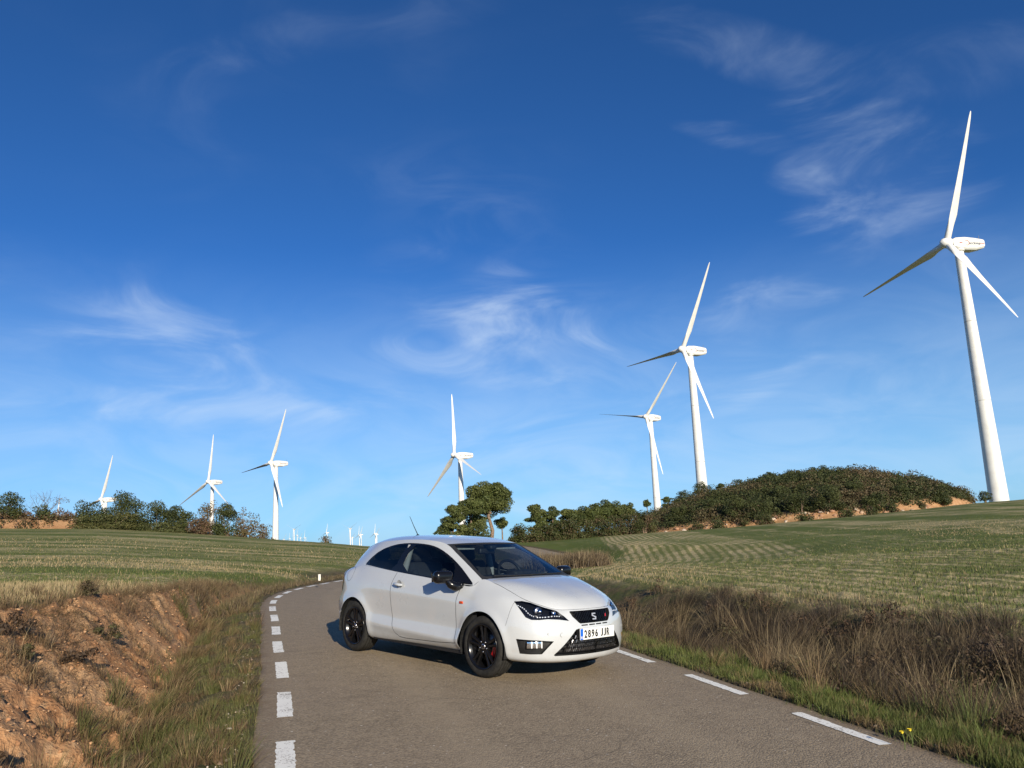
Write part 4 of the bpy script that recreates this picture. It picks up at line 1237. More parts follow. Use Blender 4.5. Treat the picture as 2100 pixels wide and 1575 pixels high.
# ---------------------------------------------------------------- wind turbines
def turbine_parts():
    m, nt, b = new_mat('turbine_white')
    geo = nt.nodes.new('ShaderNodeNewGeometry')
    n = nnoise(nt, geo.outputs['Position'], .5, 5, .6)
    nt.links.new(nmix(nt, nramp(nt, n, .3, .75), (.72, .71, .67), (.64, .62, .57)), b.inputs['Base Color']); b.inputs['Roughness'].default_value = .45
    simple('turbine_red', (.50, .10, .06), .6); simple('turbine_grey', (.16, .16, .17), .6)
    simple('turbine_joint', (.50, .49, .46), .6)
    H = 82.0
    M = {}
    prof = [(1.25 + .0175 * h, H - 2.2 - h) for h in np.linspace(0, 105, 15)]
    M['tower'] = MB().lathe(prof, 40, axis='z').mesh('tower', MATS['turbine_white'])
    M['tower_collar'] = MB().lathe([(1.25, H - 2.3), (1.55, H - 2.3), (1.55, H - 1.5), (1.2, H - 1.5)], 32, axis='z').mesh('tower_collar', MATS['turbine_white'])
    for i, h in enumerate((22, 46)):
        r = 1.25 + .0175 * h + .015; z = H - 2.2 - h
        M['section_joint%d' % i] = MB().lathe([(r - .1, z - .10), (r, z - .10), (r, z + .10), (r - .1, z + .10)], 40, axis='z').mesh('section_joint', MATS['turbine_joint'])
    # nacelle: rounded box narrowing to the hub, belly sloping up to the tail
    sec = [(2.4, 1.15, -1.25, 1.35), (1.6, 1.55, -1.75, 1.75), (-1.5, 1.8, -2.0, 1.95), (-5.0, 1.8, -1.95, 1.75), (-8.0, 1.7, -1.25, 1.45), (-8.3, 1.55, -1.0, 1.25)]
    V, F = [], []
    for (x, w, lo, hi) in sec:
        for (yy, zz) in ((-w, lo + .5), (-w + .45, lo), (w - .45, lo), (w, lo + .5), (w, hi - .4), (w - .35, hi), (-w + .35, hi), (-w, hi - .4)): V.append((x, yy, H + zz))
    for i in range(len(sec) - 1):
        for j in range(8): F.append((i * 8 + j, i * 8 + (j + 1) % 8, i * 8 + 8 + (j + 1) % 8, i * 8 + 8 + j))
    F += [tuple(range(8)), tuple(range(40, 48))]
    M['nacelle'] = MB().add(V, F).mesh('nacelle', MATS['turbine_white'])
    M['mast'] = MB().tube([(-7.2, .5, H + 1.3), (-7.6, .5, H + 3.0)], .07, 5).mesh('mast', MATS['turbine_grey'])
    # hub (axis +x)
    M['hub'] = MB().lathe([(0, 2.15), (.55, 2.0), (1.05, 1.6), (1.42, .9), (1.6, .1), (1.62, -.9), (1.35, -1.3), (1.0, -1.5)], 28, axis='x').mesh('hub', MATS['turbine_white'])
    # blade along +z
    R = 38.5; V, F = [], []
    st = [(1.1, .95, .95, 0, 0), (2.6, .95, .95, 0, 2), (4.6, 1.05, .80, .08, 10), (7.0, 1.42, .50, .22, 13), (8.6, 1.52, .38, .28, 11), (12, 1.34, .28, .24, 8), (18, 1.04, .19, .18, 5), (25, .78, .13, .13, 2.5), (32, .55, .09, .09, .5), (36.5, .38, .06, .06, 0), (38.0, .22, .04, .03, 0), (38.5, .05, .02, 0, 0)]
    K = 14
    for (r, c, th, off, tw) in st:
        a = math.radians(tw); bend = 1.1 * (r / R) ** 2
        for k in range(K):
            t = 2 * math.pi * k / K; yy = c * math.cos(t) + off * c; xx = th * math.sin(t) * (1 if r < 5 else (.65 + .35 * math.cos(t)))
            p_, q_ = xx * math.cos(a) - yy * math.sin(a), xx * math.sin(a) + yy * math.cos(a)
            V.append((-q_ + bend, p_, r))             # feathered: the trailing edge points downwind
    for i in range(len(st) - 1):
        for k in range(K): F.append((i * K + k, i * K + (k + 1) % K, (i + 1) * K + (k + 1) % K, (i + 1) * K + k))
    F.append(tuple(range((len(st) - 1) * K, len(st) * K)))
    M['blade'] = MB().add(V, F, True).mesh('blade', MATS['turbine_white'])
    M['name_text'] = text_mesh('name_text', 'acciona', MATS['turbine_grey'], 1.35, .01, 1.0, .02)
    m = MB()
    for (x0, x1) in ((-.1, .95), (-7.9, -5.6)):
        m.add([(x0, 0, -.07), (x1, 0, -.07), (x1, 0, .09), (x0, 0, .09)], [(0, 1, 2, 3)])
    M['stripe_front'] = MB().add([(-.1, 0, -.07), (1.0, 0, -.07), (1.0, 0, .09), (-.1, 0, .09)], [(0, 1, 2, 3)]).mesh('stripe', MATS['turbine_red'])
    M['stripe_back'] = MB().add([(-7.9, 0, -.07), (-6.1, 0, -.07), (-6.1, 0, .09), (-7.9, 0, .09)], [(0, 1, 2, 3)]).mesh('stripe', MATS['turbine_red'])
    V = []
    for t in np.linspace(.25 * math.pi, 1.75 * math.pi, 14):
        for rr in (.62, .78 if .5 < t < 5 else .68): V.append((rr * math.cos(t), 0, 1.1 * rr * math.sin(t)))
    M['swoosh'] = MB().add(V, [(2 * i, 2 * i + 1, 2 * i + 3, 2 * i + 2) for i in range(13)]).mesh('swoosh', MATS['turbine_red'])
    return M, H
TM, TH = turbine_parts()
TILT = math.radians(5)
def turbine(hub, psi, al, label, group=None, detail=True):
    """hub: road-frame point of the rotor centre; psi, al: where it faces and how far it has turned"""
    t = empty('wind_turbine'); tag(t, label, 'wind turbine', group)
    ax = Vector((math.sin(psi) * math.cos(TILT), -math.cos(psi) * math.cos(TILT), math.sin(TILT)))
    hw = G @ Vector(hub); base = hw - ax * 4.0 - Vector((0, 0, TH))
    rz = math.atan2(-math.cos(psi), math.sin(psi))
    t.location = base; t.rotation_euler = (0, 0, rz)
    for k in ('tower', 'tower_collar', 'nacelle') + (('mast',) if detail else ()):
        add(k, TM[k], t)
    if detail:
        for k in ('section_joint0', 'section_joint1'): add('section_joint', TM[k], t)
    # in the local frame +x is upwind
    Rt = Matrix.Rotation(-TILT, 4, 'Y'); T0 = Matrix.Translation(Vector((0, 0, TH)) + Rt.to_3x3() @ Vector((4.0, 0, 0)))
    h = add('hub', TM['hub'], t); h.matrix_local = T0 @ Rt
    for k in range(3):
        b = add('blade', TM['blade'], t); b.matrix_local = T0 @ Rt @ Matrix.Rotation(-(al + k * 2 * math.pi / 3), 4, 'X')
    if detail:
        for sd in (-1, 1):
            # lettering on both cheeks of the nacelle
            def put(mesh, name, x, z, flip):
                o = add(name, TM[mesh], next(c for c in t.children if c.name.startswith('nacelle')))
                y = sd * 1.86
                o.matrix_local = Matrix.Translation((x, y, TH + z)) @ (Matrix.Rotation(math.pi if flip else 0, 4, 'Z'))
                return o
            put('stripe_front', 'stripe', 0, 0, False); put('stripe_back', 'stripe', 0, 0, False)
            o = put('swoosh', 'logo_arc', -5.55 if sd < 0 else -1.65, 0, False)
            o = put('name_text', 'name_text', 0, 0, False)
            if sd < 0: o.matrix_local = Matrix.Translation((-4.75, -1.87, TH - .45)) @ Matrix.Rotation(math.pi / 2, 4, 'X')
            else: o.matrix_local = Matrix.Translation((-2.35, 1.87, TH - .45)) @ Matrix.Rotation(math.pi, 4, 'Z') @ Matrix.Rotation(math.pi / 2, 4, 'X')
    return t
for hub, psi, al, lab in (
    ((131.767, 224.562, 87.434), -1.354, .384, 'tallest and nearest wind turbine at the far right of the picture'),
    ((73.588, 328.054, 78.756), -1.074, .528, 'white wind turbine rising from behind the left shoulder of the scrub hill'),
    ((81.084, 467.829, 69.739), -.867, .707, 'smaller wind turbine left of the hill, one blade pointing straight left'),
    ((-34.736, 467.912, 46.612), -1.004, -.121, 'white wind turbine standing behind the umbrella pine'),
    ((-164.365, 532.398, 47.477), -.764, .427, 'white wind turbine at the right end of the row of bushes'),
    ((-245.201, 633.233, 41.062), -.60, .06, 'white wind turbine whose tower rises out of the brown oaks'),
    ((-348.172, 667.594, 28.311), -.655, .331, 'wind turbine hidden up to its hub behind the tall dark bushes')):
    turbine(hub, psi, al, lab)
def pix_point(px, py, dist):
    """road-frame point seen at a pixel of the photograph, dist metres away over the ground"""
    u, v = (px - 1050) / FPX, (787.5 - py) / FPX
    d = Vector((u, math.cos(PITCH) - v * math.sin(PITCH), math.sin(PITCH) + v * math.cos(PITCH)))
    return Vector((0, 0, CAMZ)) + d * (dist / math.hypot(d.x, d.y))
ORD = ('first', 'second', 'third', 'fourth', 'fifth', 'sixth', 'seventh', 'eighth', 'ninth', 'tenth', 'eleventh', 'twelfth', 'thirteenth', 'fourteenth', 'fifteenth', 'sixteenth', 'seventeenth', 'eighteenth', 'nineteenth', 'twentieth', 'twenty-first', 'twenty-second', 'twenty-third', 'twenty-fourth')
for i, (px, py, dist, psi, al) in enumerate(sorted(((602, 1085.6, 2150, -.3, 1.1), (608.6, 1097.7, 2900, -.5, .2), (615.4, 1103, 3300, -.5, .5), (624, 1103, 2700, -.6, .05), (581, 1106.5, 3000, -.5, .6), (593, 1104.5, 3500, -.6, .1),
                              (669, 1092.5, 2200, -.9, .25), (717, 1084.3, 1950, -.4, 1.0), (721.5, 1102, 3100, -.7, .9), (735.5, 1097, 2300, -.8, .05), (738.8, 1096.5, 2200, -.9, .5), (768, 1094, 2100, -.9, .1), (771, 1096, 2250, -.8, .8)))):
    turbine(pix_point(px, py, dist * 1.5), psi, al, ORD[i] + ' from the left of the tiny far-off wind turbines on the horizon', 'far wind turbines on the horizon', detail=False)
turbine(pix_point(116, 1068, 1500), -.6, .02, 'far wind turbine showing one blade beside the leafless tree at far left', detail=False)
# ---------------------------------------------------------------- plants
def plant_materials():
    m, nt, b = new_mat('leaf')
    c = nattr(nt, 'col', 'Color')
    nt.links.new(c, b.inputs['Base Color']); b.inputs['Roughness'].default_value = .65; b.inputs['Specular IOR Level'].default_value = .3
    tr = nt.nodes.new('ShaderNodeBsdfTranslucent'); nt.links.new(c, tr.inputs[0])
    mx = nt.nodes.new('ShaderNodeMixShader'); mx.inputs[0].default_value = .18
    out = nt.nodes['Material Output']
    nt.links.new(b.outputs[0], mx.inputs[1]); nt.links.new(tr.outputs[0], mx.inputs[2]); nt.links.new(mx.outputs[0], out.inputs['Surface'])
    m, nt, b = new_mat('bark')
    tc = nt.nodes.new('ShaderNodeTexCoord')
    n = nnoise(nt, tc.outputs['Object'], 6, 6, .65)
    nt.links.new(nmix(nt, nramp(nt, n, .3, .7), (.10, .065, .045), (.27, .19, .13)), b.inputs['Base Color']); b.inputs['Roughness'].default_value = .9
    nt.links.new(nbump(nt, n, .8, .03), b.inputs['Normal'])
    simple('twig_grey', (.13, .105, .09), .9, grain=.3)
    simple('yellow_petal', (.75, .55, .02), .6, grain=.1)
    m, nt, b = new_mat('stone')
    tc = nt.nodes.new('ShaderNodeTexCoord'); n = nnoise(nt, tc.outputs['Object'], 8, 6, .65)
    c = nattr(nt, 'col', 'Color')
    nt.links.new(nmix(nt, nramp(nt, n, .3, .7, 0, .5), c, (.20, .12, .07)), b.inputs['Base Color']); b.inputs['Roughness'].default_value = .95
    nt.links.new(nbump(nt, n, .8, .02), b.inputs['Normal'])
plant_materials()
def pick(pal, n, rng, jit=.18):
    pal = np.array(pal); c = pal[rng.integers(0, len(pal), n)]
    return np.clip(c * (1 + rng.normal(0, jit, (n, 1))), .003, 1)
def blades(base, h, w, lean, phi, c0, c1, nseg=2):
    """arrays of grass blades -> verts, tris, cols"""
    n = len(base); ts = np.linspace(0, 1, nseg + 1)[:-1]
    wd = np.stack([np.cos(phi), np.sin(phi), 0 * phi], -1)
    V, C = [], []
    for t in ts:
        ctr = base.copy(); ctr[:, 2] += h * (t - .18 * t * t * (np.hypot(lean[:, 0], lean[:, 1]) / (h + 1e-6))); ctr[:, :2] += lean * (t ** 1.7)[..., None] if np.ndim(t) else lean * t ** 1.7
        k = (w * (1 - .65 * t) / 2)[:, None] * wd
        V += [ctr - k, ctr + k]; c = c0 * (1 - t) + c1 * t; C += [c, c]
    tip = base.copy(); tip[:, 2] += h * (1 - .18 * np.clip(np.hypot(lean[:, 0], lean[:, 1]) / (h + 1e-6), 0, 2)); tip[:, :2] += lean
    V.append(tip); C.append(c1)
    m = 2 * nseg + 1
    V = np.stack(V, 1).reshape(-1, 3); C = np.stack(C, 1).reshape(-1, 3)
    o = (np.arange(n) * m)[:, None]
    T = []
    for i in range(nseg - 1): T += [(2 * i, 2 * i + 1, 2 * i + 3), (2 * i, 2 * i + 3, 2 * i + 2)]
    T.append((2 * nseg - 2, 2 * nseg - 1, 2 * nseg))
    F = np.concatenate([o + np.array(t)[None, :] for t in T])
    return V, F, C
class Pile:
    def __init__(s): s.V, s.F, s.C, s.n = [], [], [], 0
    def add(s, V, F, C): s.V.append(V); s.F.append(F + s.n); s.C.append(C); s.n += len(V)
    def mesh(s, name, mat='leaf'):
        return mesh_np(name, np.concatenate(s.V), np.concatenate(s.F), MATS[mat], cols=np.concatenate(s.C))

GREEN = [(.075, .105, .022), (.105, .135, .03), (.13, .145, .045), (.06, .085, .02)]
OLIVE = [(.13, .12, .045), (.10, .095, .035), (.16, .13, .05)]
DRY = [(.33, .235, .12), (.26, .175, .085), (.38, .285, .15), (.20, .13, .065)]
BROWN = [(.15, .095, .05), (.10, .065, .038), (.19, .125, .065), (.075, .05, .03)]
STRAW = [(.46, .35, .18), (.38, .28, .14), (.52, .41, .23)]

def sample_y(n, a, b, rng, p=1.0):
    """foot points along the road, denser near the camera"""
    q = rng.random(n)
    return (a ** -p + q * (b ** -p - a ** -p)) ** (-1 / p)
def strip_pos(n, ya, yb, d0, d1, side, rng, p=1.0, clump=None, csize=.12):
    y = sample_y(n, ya, yb, rng, p); s = np.interp(y, RL[:, 1], RS)
    if side < 0: d = d0 + (d1 - d0) * rng.random(n); u = -.22 - d
    else: d = d0 + (d1 - d0) * rng.random(n); u = RW + .20 + d
    x, yy = road_point(s, u)
    if clump:                       # gather the blades into tufts
        k = max(1, n // clump); c = rng.integers(0, k, n)
        x = x[c] + rng.normal(0, csize, n); yy = yy[c] + rng.normal(0, csize, n)
    return x, yy
def grow(pile, x, y, hr, wr, lean, pal0, pal1, rng, nseg=2, mask=None, drift=(0, 0), cfield=None):
    if mask is not None: x, y = x[mask], y[mask]
    n = len(x); z = ground(x, y)
    h = rng.uniform(hr[0], hr[1], n) * (.6 + .8 * fbm(x, y, .9, 2)); w = rng.uniform(wr[0], wr[1], n)
    a = rng.uniform(0, 2 * math.pi, n); l = np.abs(rng.normal(0, lean, n)) * h
    L_ = np.stack([np.cos(a) * l + drift[0] * h, np.sin(a) * l + drift[1] * h], -1)
    c1 = pick(pal1, n, rng); c0 = pick(pal0, n, rng)
    pile.add(*blades(np.stack([x, y, z - .01], -1), h, w, L_, rng.uniform(0, math.pi, n), c0, c1, nseg))

def clumps(pile, k, per, ya, yb, d0, d1, side, hr, rad, pals, rng, drift=(0, 0), p=.9, wild=.16):
    """k tussocks of about per blades: each with its own height, lean and colour, blades fanning out from its middle"""
    x, y = strip_pos(k, ya, yb, d0, d1, side, rng, p)
    H = rng.uniform(hr[0], hr[1], k) * rng.lognormal(0, .18, k); rd = rad * rng.uniform(.6, 1.5, k); kind = rng.integers(0, len(pals), k)
    lx = drift[0] + rng.normal(0, wild, k); ly = drift[1] + rng.normal(0, wild, k); dens = rng.uniform(.5, 1.5, k)
    for q, (p0, p1) in enumerate(pals):
        idx = np.repeat(np.where(kind == q)[0], (per * dens[kind == q]).astype(int))
        n = len(idx)
        if n == 0: continue
        a = rng.uniform(0, 2 * math.pi, n); r = rd[idx] * np.sqrt(rng.random(n)) * 1.3
        bx, by = x[idx] + r * np.cos(a), y[idx] + r * np.sin(a)
        h = H[idx] * rng.uniform(.45, 1.12, n); fan = np.clip(r / (rd[idx] * 1.3), 0, 1) * rng.uniform(.2, .75, n)
        L_ = np.stack([(np.cos(a) * fan + lx[idx] + rng.normal(0, .10, n)) * h, (np.sin(a) * fan + ly[idx] + rng.normal(0, .10, n)) * h], -1)
        pile.add(*blades(np.stack([bx, by, ground(bx, by) - .015], -1), h, rng.uniform(.003, .0065, n), L_, rng.uniform(0, math.pi, n), pick(p0, n, rng), pick(p1, n, rng), 3))

def build_grass():
    rng = np.random.default_rng(11)
    BROWN, DRY = list(globals()['BROWN']), list(globals()['DRY'])
    # --- left verge: short, patchy, green with brown
    LV = [(.105, .105, .034), (.085, .088, .028), (.13, .115, .048), (.075, .10, .024)]
    g = Pile()
    x, y = strip_pos(40000, 3.2, 24, -.02, .85, -1, rng, .9, 16, .04); nz = fbm(x, y, 1.7, 3); u, fy = lateral(x, y)
    ok = (u < -.17)
    grow(g, x, y, (.025, .085), (.003, .006), .65, LV + OLIVE, LV, rng, 2, ok & (nz > .50))
    grow(g, x, y, (.03, .10), (.003, .006), .8, BROWN, OLIVE + BROWN, rng, 2, ok & (nz <= .50) & (nz > .38))
    clumps(g, 210, 60, 3.4, 20, .05, .95, -1, (.08, .20), .05, [(LV, LV), (OLIVE, LV + OLIVE), (BROWN, OLIVE + DRY), (BROWN, BROWN)], rng, (.12, -.06))
    clumps(g, 190, 95, 3.2, 20, .70, 1.35, -1, (.12, .30), .07, [(LV, LV + OLIVE), (BROWN, OLIVE + DRY), (BROWN, DRY + BROWN)], rng, (.30, -.12))
    stuff(road_frame(add('verge_grass', g.mesh('verge_grass'))), 'green and brown grass growing between the dashed line and the earth bank', 'grass')
    # --- bank: dead grass and weeds, thick along the top, bare earth below
    g = Pile()
    n = 52000
    yy = sample_y(n, 2.6, 22, rng, .8); s = np.interp(yy, RL[:, 1], RS); dt = bank_dt(yy)
    d = 1.2 + (dt + .30 - 1.2) * rng.beta(3.2, 1.0, n); x, y = road_point(s, -.22 - d)
    k = rng.integers(0, n // 26, n); nx = x[k] + rng.normal(0, .075, n); ny = y[k] + rng.normal(0, .075, n); dd = d[k]; dtt = dt[k]
    nz = fbm(nx, ny, .85, 3) + .42 * (dd / dtt - .86)
    m = nz > .50
    grow(g, nx, ny, (.06, .26), (.003, .006), .9, BROWN, DRY + BROWN, rng, 3, m, (.10, -.12))
    m2 = (nz > .455) & (nz < .50) & (rng.random(n) < .4)
    grow(g, nx, ny, (.04, .12), (.003, .005), .8, BROWN, OLIVE + BROWN, rng, 2, m2)
    # matted dead growth over the upper half of the face
    n = 60000; yy = sample_y(n, 2.8, 18, rng, .8); s = np.interp(yy, RL[:, 1], RS); dt = bank_dt(yy)
    fr = rng.random(n) ** .6; d = 1.15 + (dt + .1 - 1.15) * fr; x, y = road_point(s, -.22 - d)
    k = rng.integers(0, n // 60, n); x = x[k] + rng.normal(0, .13, n); y = y[k] + rng.normal(0, .13, n)
    nz = fbm(x * 1.1 + 40, y * 1.1, 1.0, 3) + .30 * (fr[k] - .62)
    grow(g, x, y, (.025, .10), (.003, .006), 1.6, BROWN, BROWN + DRY[1:2] + DRY[3:] + OLIVE[:1], rng, 2, nz > .375, (.5, -.4))
    clumps(g, 70, 110, 3.0, 14, 1.3, 3.1, -1, (.14, .34), .10, [(BROWN, DRY + BROWN), (BROWN, BROWN)], rng, (.2, -.2))
    x, y = nx[m][:500], ny[m][:500]
    grow(g, x, y, (.22, .45), (.0025, .004), .7, DRY, STRAW, rng, 3)
    stuff(road_frame(add('bank_grass', g.mesh('bank_grass'))), 'dead brown grass and weeds clinging to the red earth bank', 'dry grass')
    # --- right verge
    g = Pile()
    x, y = strip_pos(60000, 2.6, 26, -.02, .95, 1, rng, .9, 12, .045); nz = fbm(x, y, 1.6, 3)
    grow(g, x, y, (.03, .13), (.003, .0065), .55, GREEN + OLIVE, GREEN + [(.17, .18, .05)], rng, 2, nz > .42)
    grow(g, x, y, (.03, .11), (.003, .006), .7, BROWN, OLIVE + DRY[:2], rng, 2, nz <= .42)
    clumps(g, 330, 60, 2.8, 24, .12, .95, 1, (.08, .22), .05, [(GREEN, GREEN), (GREEN, GREEN + [(.18, .19, .05)]), (OLIVE, OLIVE + GREEN), (BROWN, OLIVE + DRY)], rng, (-.05, -.10))
    clumps(g, 150, 90, 2.6, 24, .75, 1.25, 1, (.15, .36), .07, [(GREEN, GREEN + OLIVE), (BROWN, OLIVE), (BROWN, DRY)], rng, (.1, .0))
    stuff(road_frame(add('verge_grass', g.mesh('verge_grass'))), 'green grass along the right edge of the asphalt', 'grass')
    # --- tall dead grass in the right-hand ditch
    g = Pile()
    DK = [(.040, .029, .020), (.060, .044, .029), (.028, .021, .015)]  # self-shadow deep in the ditch, put into the colour of roots and blades
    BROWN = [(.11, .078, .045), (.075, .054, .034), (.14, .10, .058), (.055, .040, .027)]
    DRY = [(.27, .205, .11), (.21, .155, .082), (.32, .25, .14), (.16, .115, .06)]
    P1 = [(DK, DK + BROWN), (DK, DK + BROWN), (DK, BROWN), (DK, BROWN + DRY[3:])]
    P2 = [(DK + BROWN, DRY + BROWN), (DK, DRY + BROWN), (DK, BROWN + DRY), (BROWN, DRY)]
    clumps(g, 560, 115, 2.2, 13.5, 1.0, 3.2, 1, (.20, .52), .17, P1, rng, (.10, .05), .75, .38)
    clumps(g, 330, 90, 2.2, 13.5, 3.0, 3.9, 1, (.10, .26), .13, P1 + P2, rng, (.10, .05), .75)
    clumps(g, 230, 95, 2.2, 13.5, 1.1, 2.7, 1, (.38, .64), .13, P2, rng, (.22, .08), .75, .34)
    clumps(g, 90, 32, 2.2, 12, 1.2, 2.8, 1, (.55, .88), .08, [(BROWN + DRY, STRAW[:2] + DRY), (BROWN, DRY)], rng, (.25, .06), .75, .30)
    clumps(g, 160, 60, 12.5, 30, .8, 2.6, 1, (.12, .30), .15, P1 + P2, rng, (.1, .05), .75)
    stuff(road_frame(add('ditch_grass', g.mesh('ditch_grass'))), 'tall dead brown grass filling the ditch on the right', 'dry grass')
    # --- dry thicket inside the far bend
    g = Pile()
    n = 9000; t = rng.random(n); x = 1.5 + t * 3.4 + rng.normal(0, .4, n); y = 41 + t * 4 + rng.normal(0, 1.8, n)
    k = rng.integers(0, n // 40, n); x = x[k] + rng.normal(0, .22, n); y = y[k] + rng.normal(0, .22, n); u, fy = lateral(x, y)
    grow(g, x, y, (.42, .90), (.02, .045), .6, BROWN, DRY + BROWN, rng, 2, (u > RW + .5))
    n = 9000; y2 = sample_y(n, 16, 60, rng, .6); s = np.interp(y2, RL[:, 1], RS); x, y = road_point(s, -.3 - np.abs(rng.normal(.55, .4, n)))
    k = rng.integers(0, n // 24, n); x = x[k] + rng.normal(0, .2, n); y = y[k] + rng.normal(0, .2, n); u, fy = lateral(x, y)
    grow(g, x, y, (.08, .24), (.010, .022), .7, BROWN, BROWN + OLIVE + DRY[:2], rng, 2, u < -.35)
    stuff(road_frame(add('dry_thicket', g.mesh('dry_thicket'))), 'dry brown thicket lining the far bend of the road', 'dry grass')
    # --- fields: stubble stalks and green shoots in rows, as far as single stalks show
    for sd, lab in ((-1, 'pale stubble and green shoots in the left field'), (1, 'pale stubble and green shoots in the right field')):
        g = Pile(); n = 130000
        r = (6.5 ** -.6 + rng.random(n) * (75 ** -.6 - 6.5 ** -.6)) ** (-1 / .6)
        b = rng.uniform(-.64, -.06, n) if sd < 0 else rng.uniform(.04, .64, n)
        x, y = r * np.sin(b), r * np.cos(b)
        z, at = ground(x, y, False, True)
        row = at['rowd']; per = .42
        straw = np.clip((fbm(row * .20 + 1.2 * fbm(x, y, .12, 2), row * 0 + (2.5 if sd < 0 else 7.5), 1.0, 3) - .44) / .14, 0, 1)
        ph = np.cos(2 * math.pi * row / per)
        keep = (at['field'] > .6) & (rng.random(n) < np.where(rng.random(n) < .5, .25 + .75 * (ph > .2), 1.0))
        isst = (rng.random(n) < (.04 + .70 * straw if sd < 0 else .06 + .78 * straw))
        big = .004 + r * .00042
        for msk, hr, p0, p1 in ((keep & isst, (.05, .13) if sd < 0 else (.04, .10), DRY, [(.36, .275, .145), (.30, .23, .12), (.42, .325, .175)]), (keep & ~isst, (.03, .08), GREEN + OLIVE, GREEN)):
            q = np.where(msk)[0]
            h = rng.uniform(hr[0], hr[1], len(q)); a = rng.uniform(0, 6.28, len(q)); l = np.abs(rng.normal(0, .3, len(q))) * h
            g.add(*blades(np.stack([x[q], y[q], z[q] - .01], -1), h, big[q] * rng.uniform(.7, 1.4, len(q)), np.stack([np.cos(a) * l, np.sin(a) * l], -1), rng.uniform(0, math.pi, len(q)), pick(p0, len(q), rng), pick(p1, len(q), rng), 2))
        stuff(road_frame(add('field_crop', g.mesh('field_crop'))), lab, 'crop')
build_grass()

# ---- stones
def rock_np(rng, n=1, sub=2):
    bm = bmesh.new(); bmesh.ops.create_icosphere(bm, subdivisions=sub, radius=1)
    v = np.array([x.co[:] for x in bm.verts]); f = np.array([[k.index for k in q.verts] for q in bm.faces]); bm.free()
    out = []
    for _ in range(n):
        q = v.copy()
        for _k in range(7):
            d = rng.normal(size=3); d /= np.linalg.norm(d); o = rng.uniform(.45, .85); t = q @ d; q -= np.where(t > o, t - o, 0)[:, None] * d
        q *= np.array([1, rng.uniform(.6, 1), rng.uniform(.45, .8)]); q += rng.normal(0, .02, q.shape); out.append(q)
    return out, f
def build_stones():
    rng = np.random.default_rng(5); big, fbig = rock_np(rng, 1, 3); shapes, f = rock_np(rng, 8, 1)
    def scatter(x, y, size, pal, name, lab, cat):
        g = Pile(); z = ground(x, y)
        for i in range(len(x)):
            q = shapes[i % 8] * size[i]; a = rng.uniform(0, 6.28); c, s = math.cos(a), math.sin(a)
            q = q @ np.array([[c, s, 0], [-s, c, 0], [0, 0, 1]]) + np.array([x[i], y[i], z[i] + size[i] * .2])
            g.add(q, f, np.repeat(pick(pal, 1, rng), len(q), 0))
        stuff(road_frame(add(name, g.mesh(name, 'stone'))), lab, cat)
    n = 6000; yy = sample_y(n, 2.8, 20, rng, .8); s = np.interp(yy, RL[:, 1], RS); d = 1.05 + (bank_dt(yy) - 1.0) * rng.random(n); x, y = road_point(s, -.22 - d)
    scatter(x, y, rng.gamma(1.6, .0055, n) + .003, [(.40, .21, .10), (.48, .29, .155), (.34, .17, .08)], 'soil_clods', 'crumbled clods of red earth on the bank', 'soil')
    n = 700; yy = sample_y(n, 3.5, 18, rng, .9); s = np.interp(yy, RL[:, 1], RS); x, y = road_point(s, np.where(rng.random(n) < .7, -.30 - np.abs(rng.normal(0, .12, n)), RW + .28 + np.abs(rng.normal(0, .08, n))))
    scatter(x, y, rng.gamma(2, .003, n) + .003, [(.34, .27, .20), (.45, .40, .33), (.22, .18, .14)], 'edge_gravel', 'loose gravel along the edges of the asphalt', 'gravel')
    # scree along the foot of the hill
    n = 260; b = rng.uniform(_crest(1330, 1090, 1)[0], _crest(1990, 1030, 1)[0], n); r = np.full(n, 132.0)
    for _ in range(30): r = r - (hill_rho(r * np.sin(b), r * np.cos(b)) < 1.0) * .6 + (hill_rho(r * np.sin(b), r * np.cos(b)) > 1.04) * .6
    r = r + rng.normal(.8, .7, n)
    scatter(r * np.sin(b), r * np.cos(b), rng.gamma(2, .10, n) + .06, [(.46, .32, .21), (.40, .22, .13), (.55, .45, .35)], 'hill_scree', 'pale stones and red earth along the foot of the scrub hill', 'stones')
    p = pix_point(161, 1068, 114.5); z = float(ground(np.array([p.x]), np.array([p.y]))[0])
    me = mesh_np('boulder', big[0] * np.array([1.15, .9, 1.0]), fbig, MATS['stone'], cols=np.tile([(.58, .47, .36)], (len(big[0]), 1)))
    o = add('boulder', me); upright(o, (p.x, p.y, p.z - .1)); tag(o, 'pale boulder on the red bank left of the dark bushes', 'boulder')
build_stones()
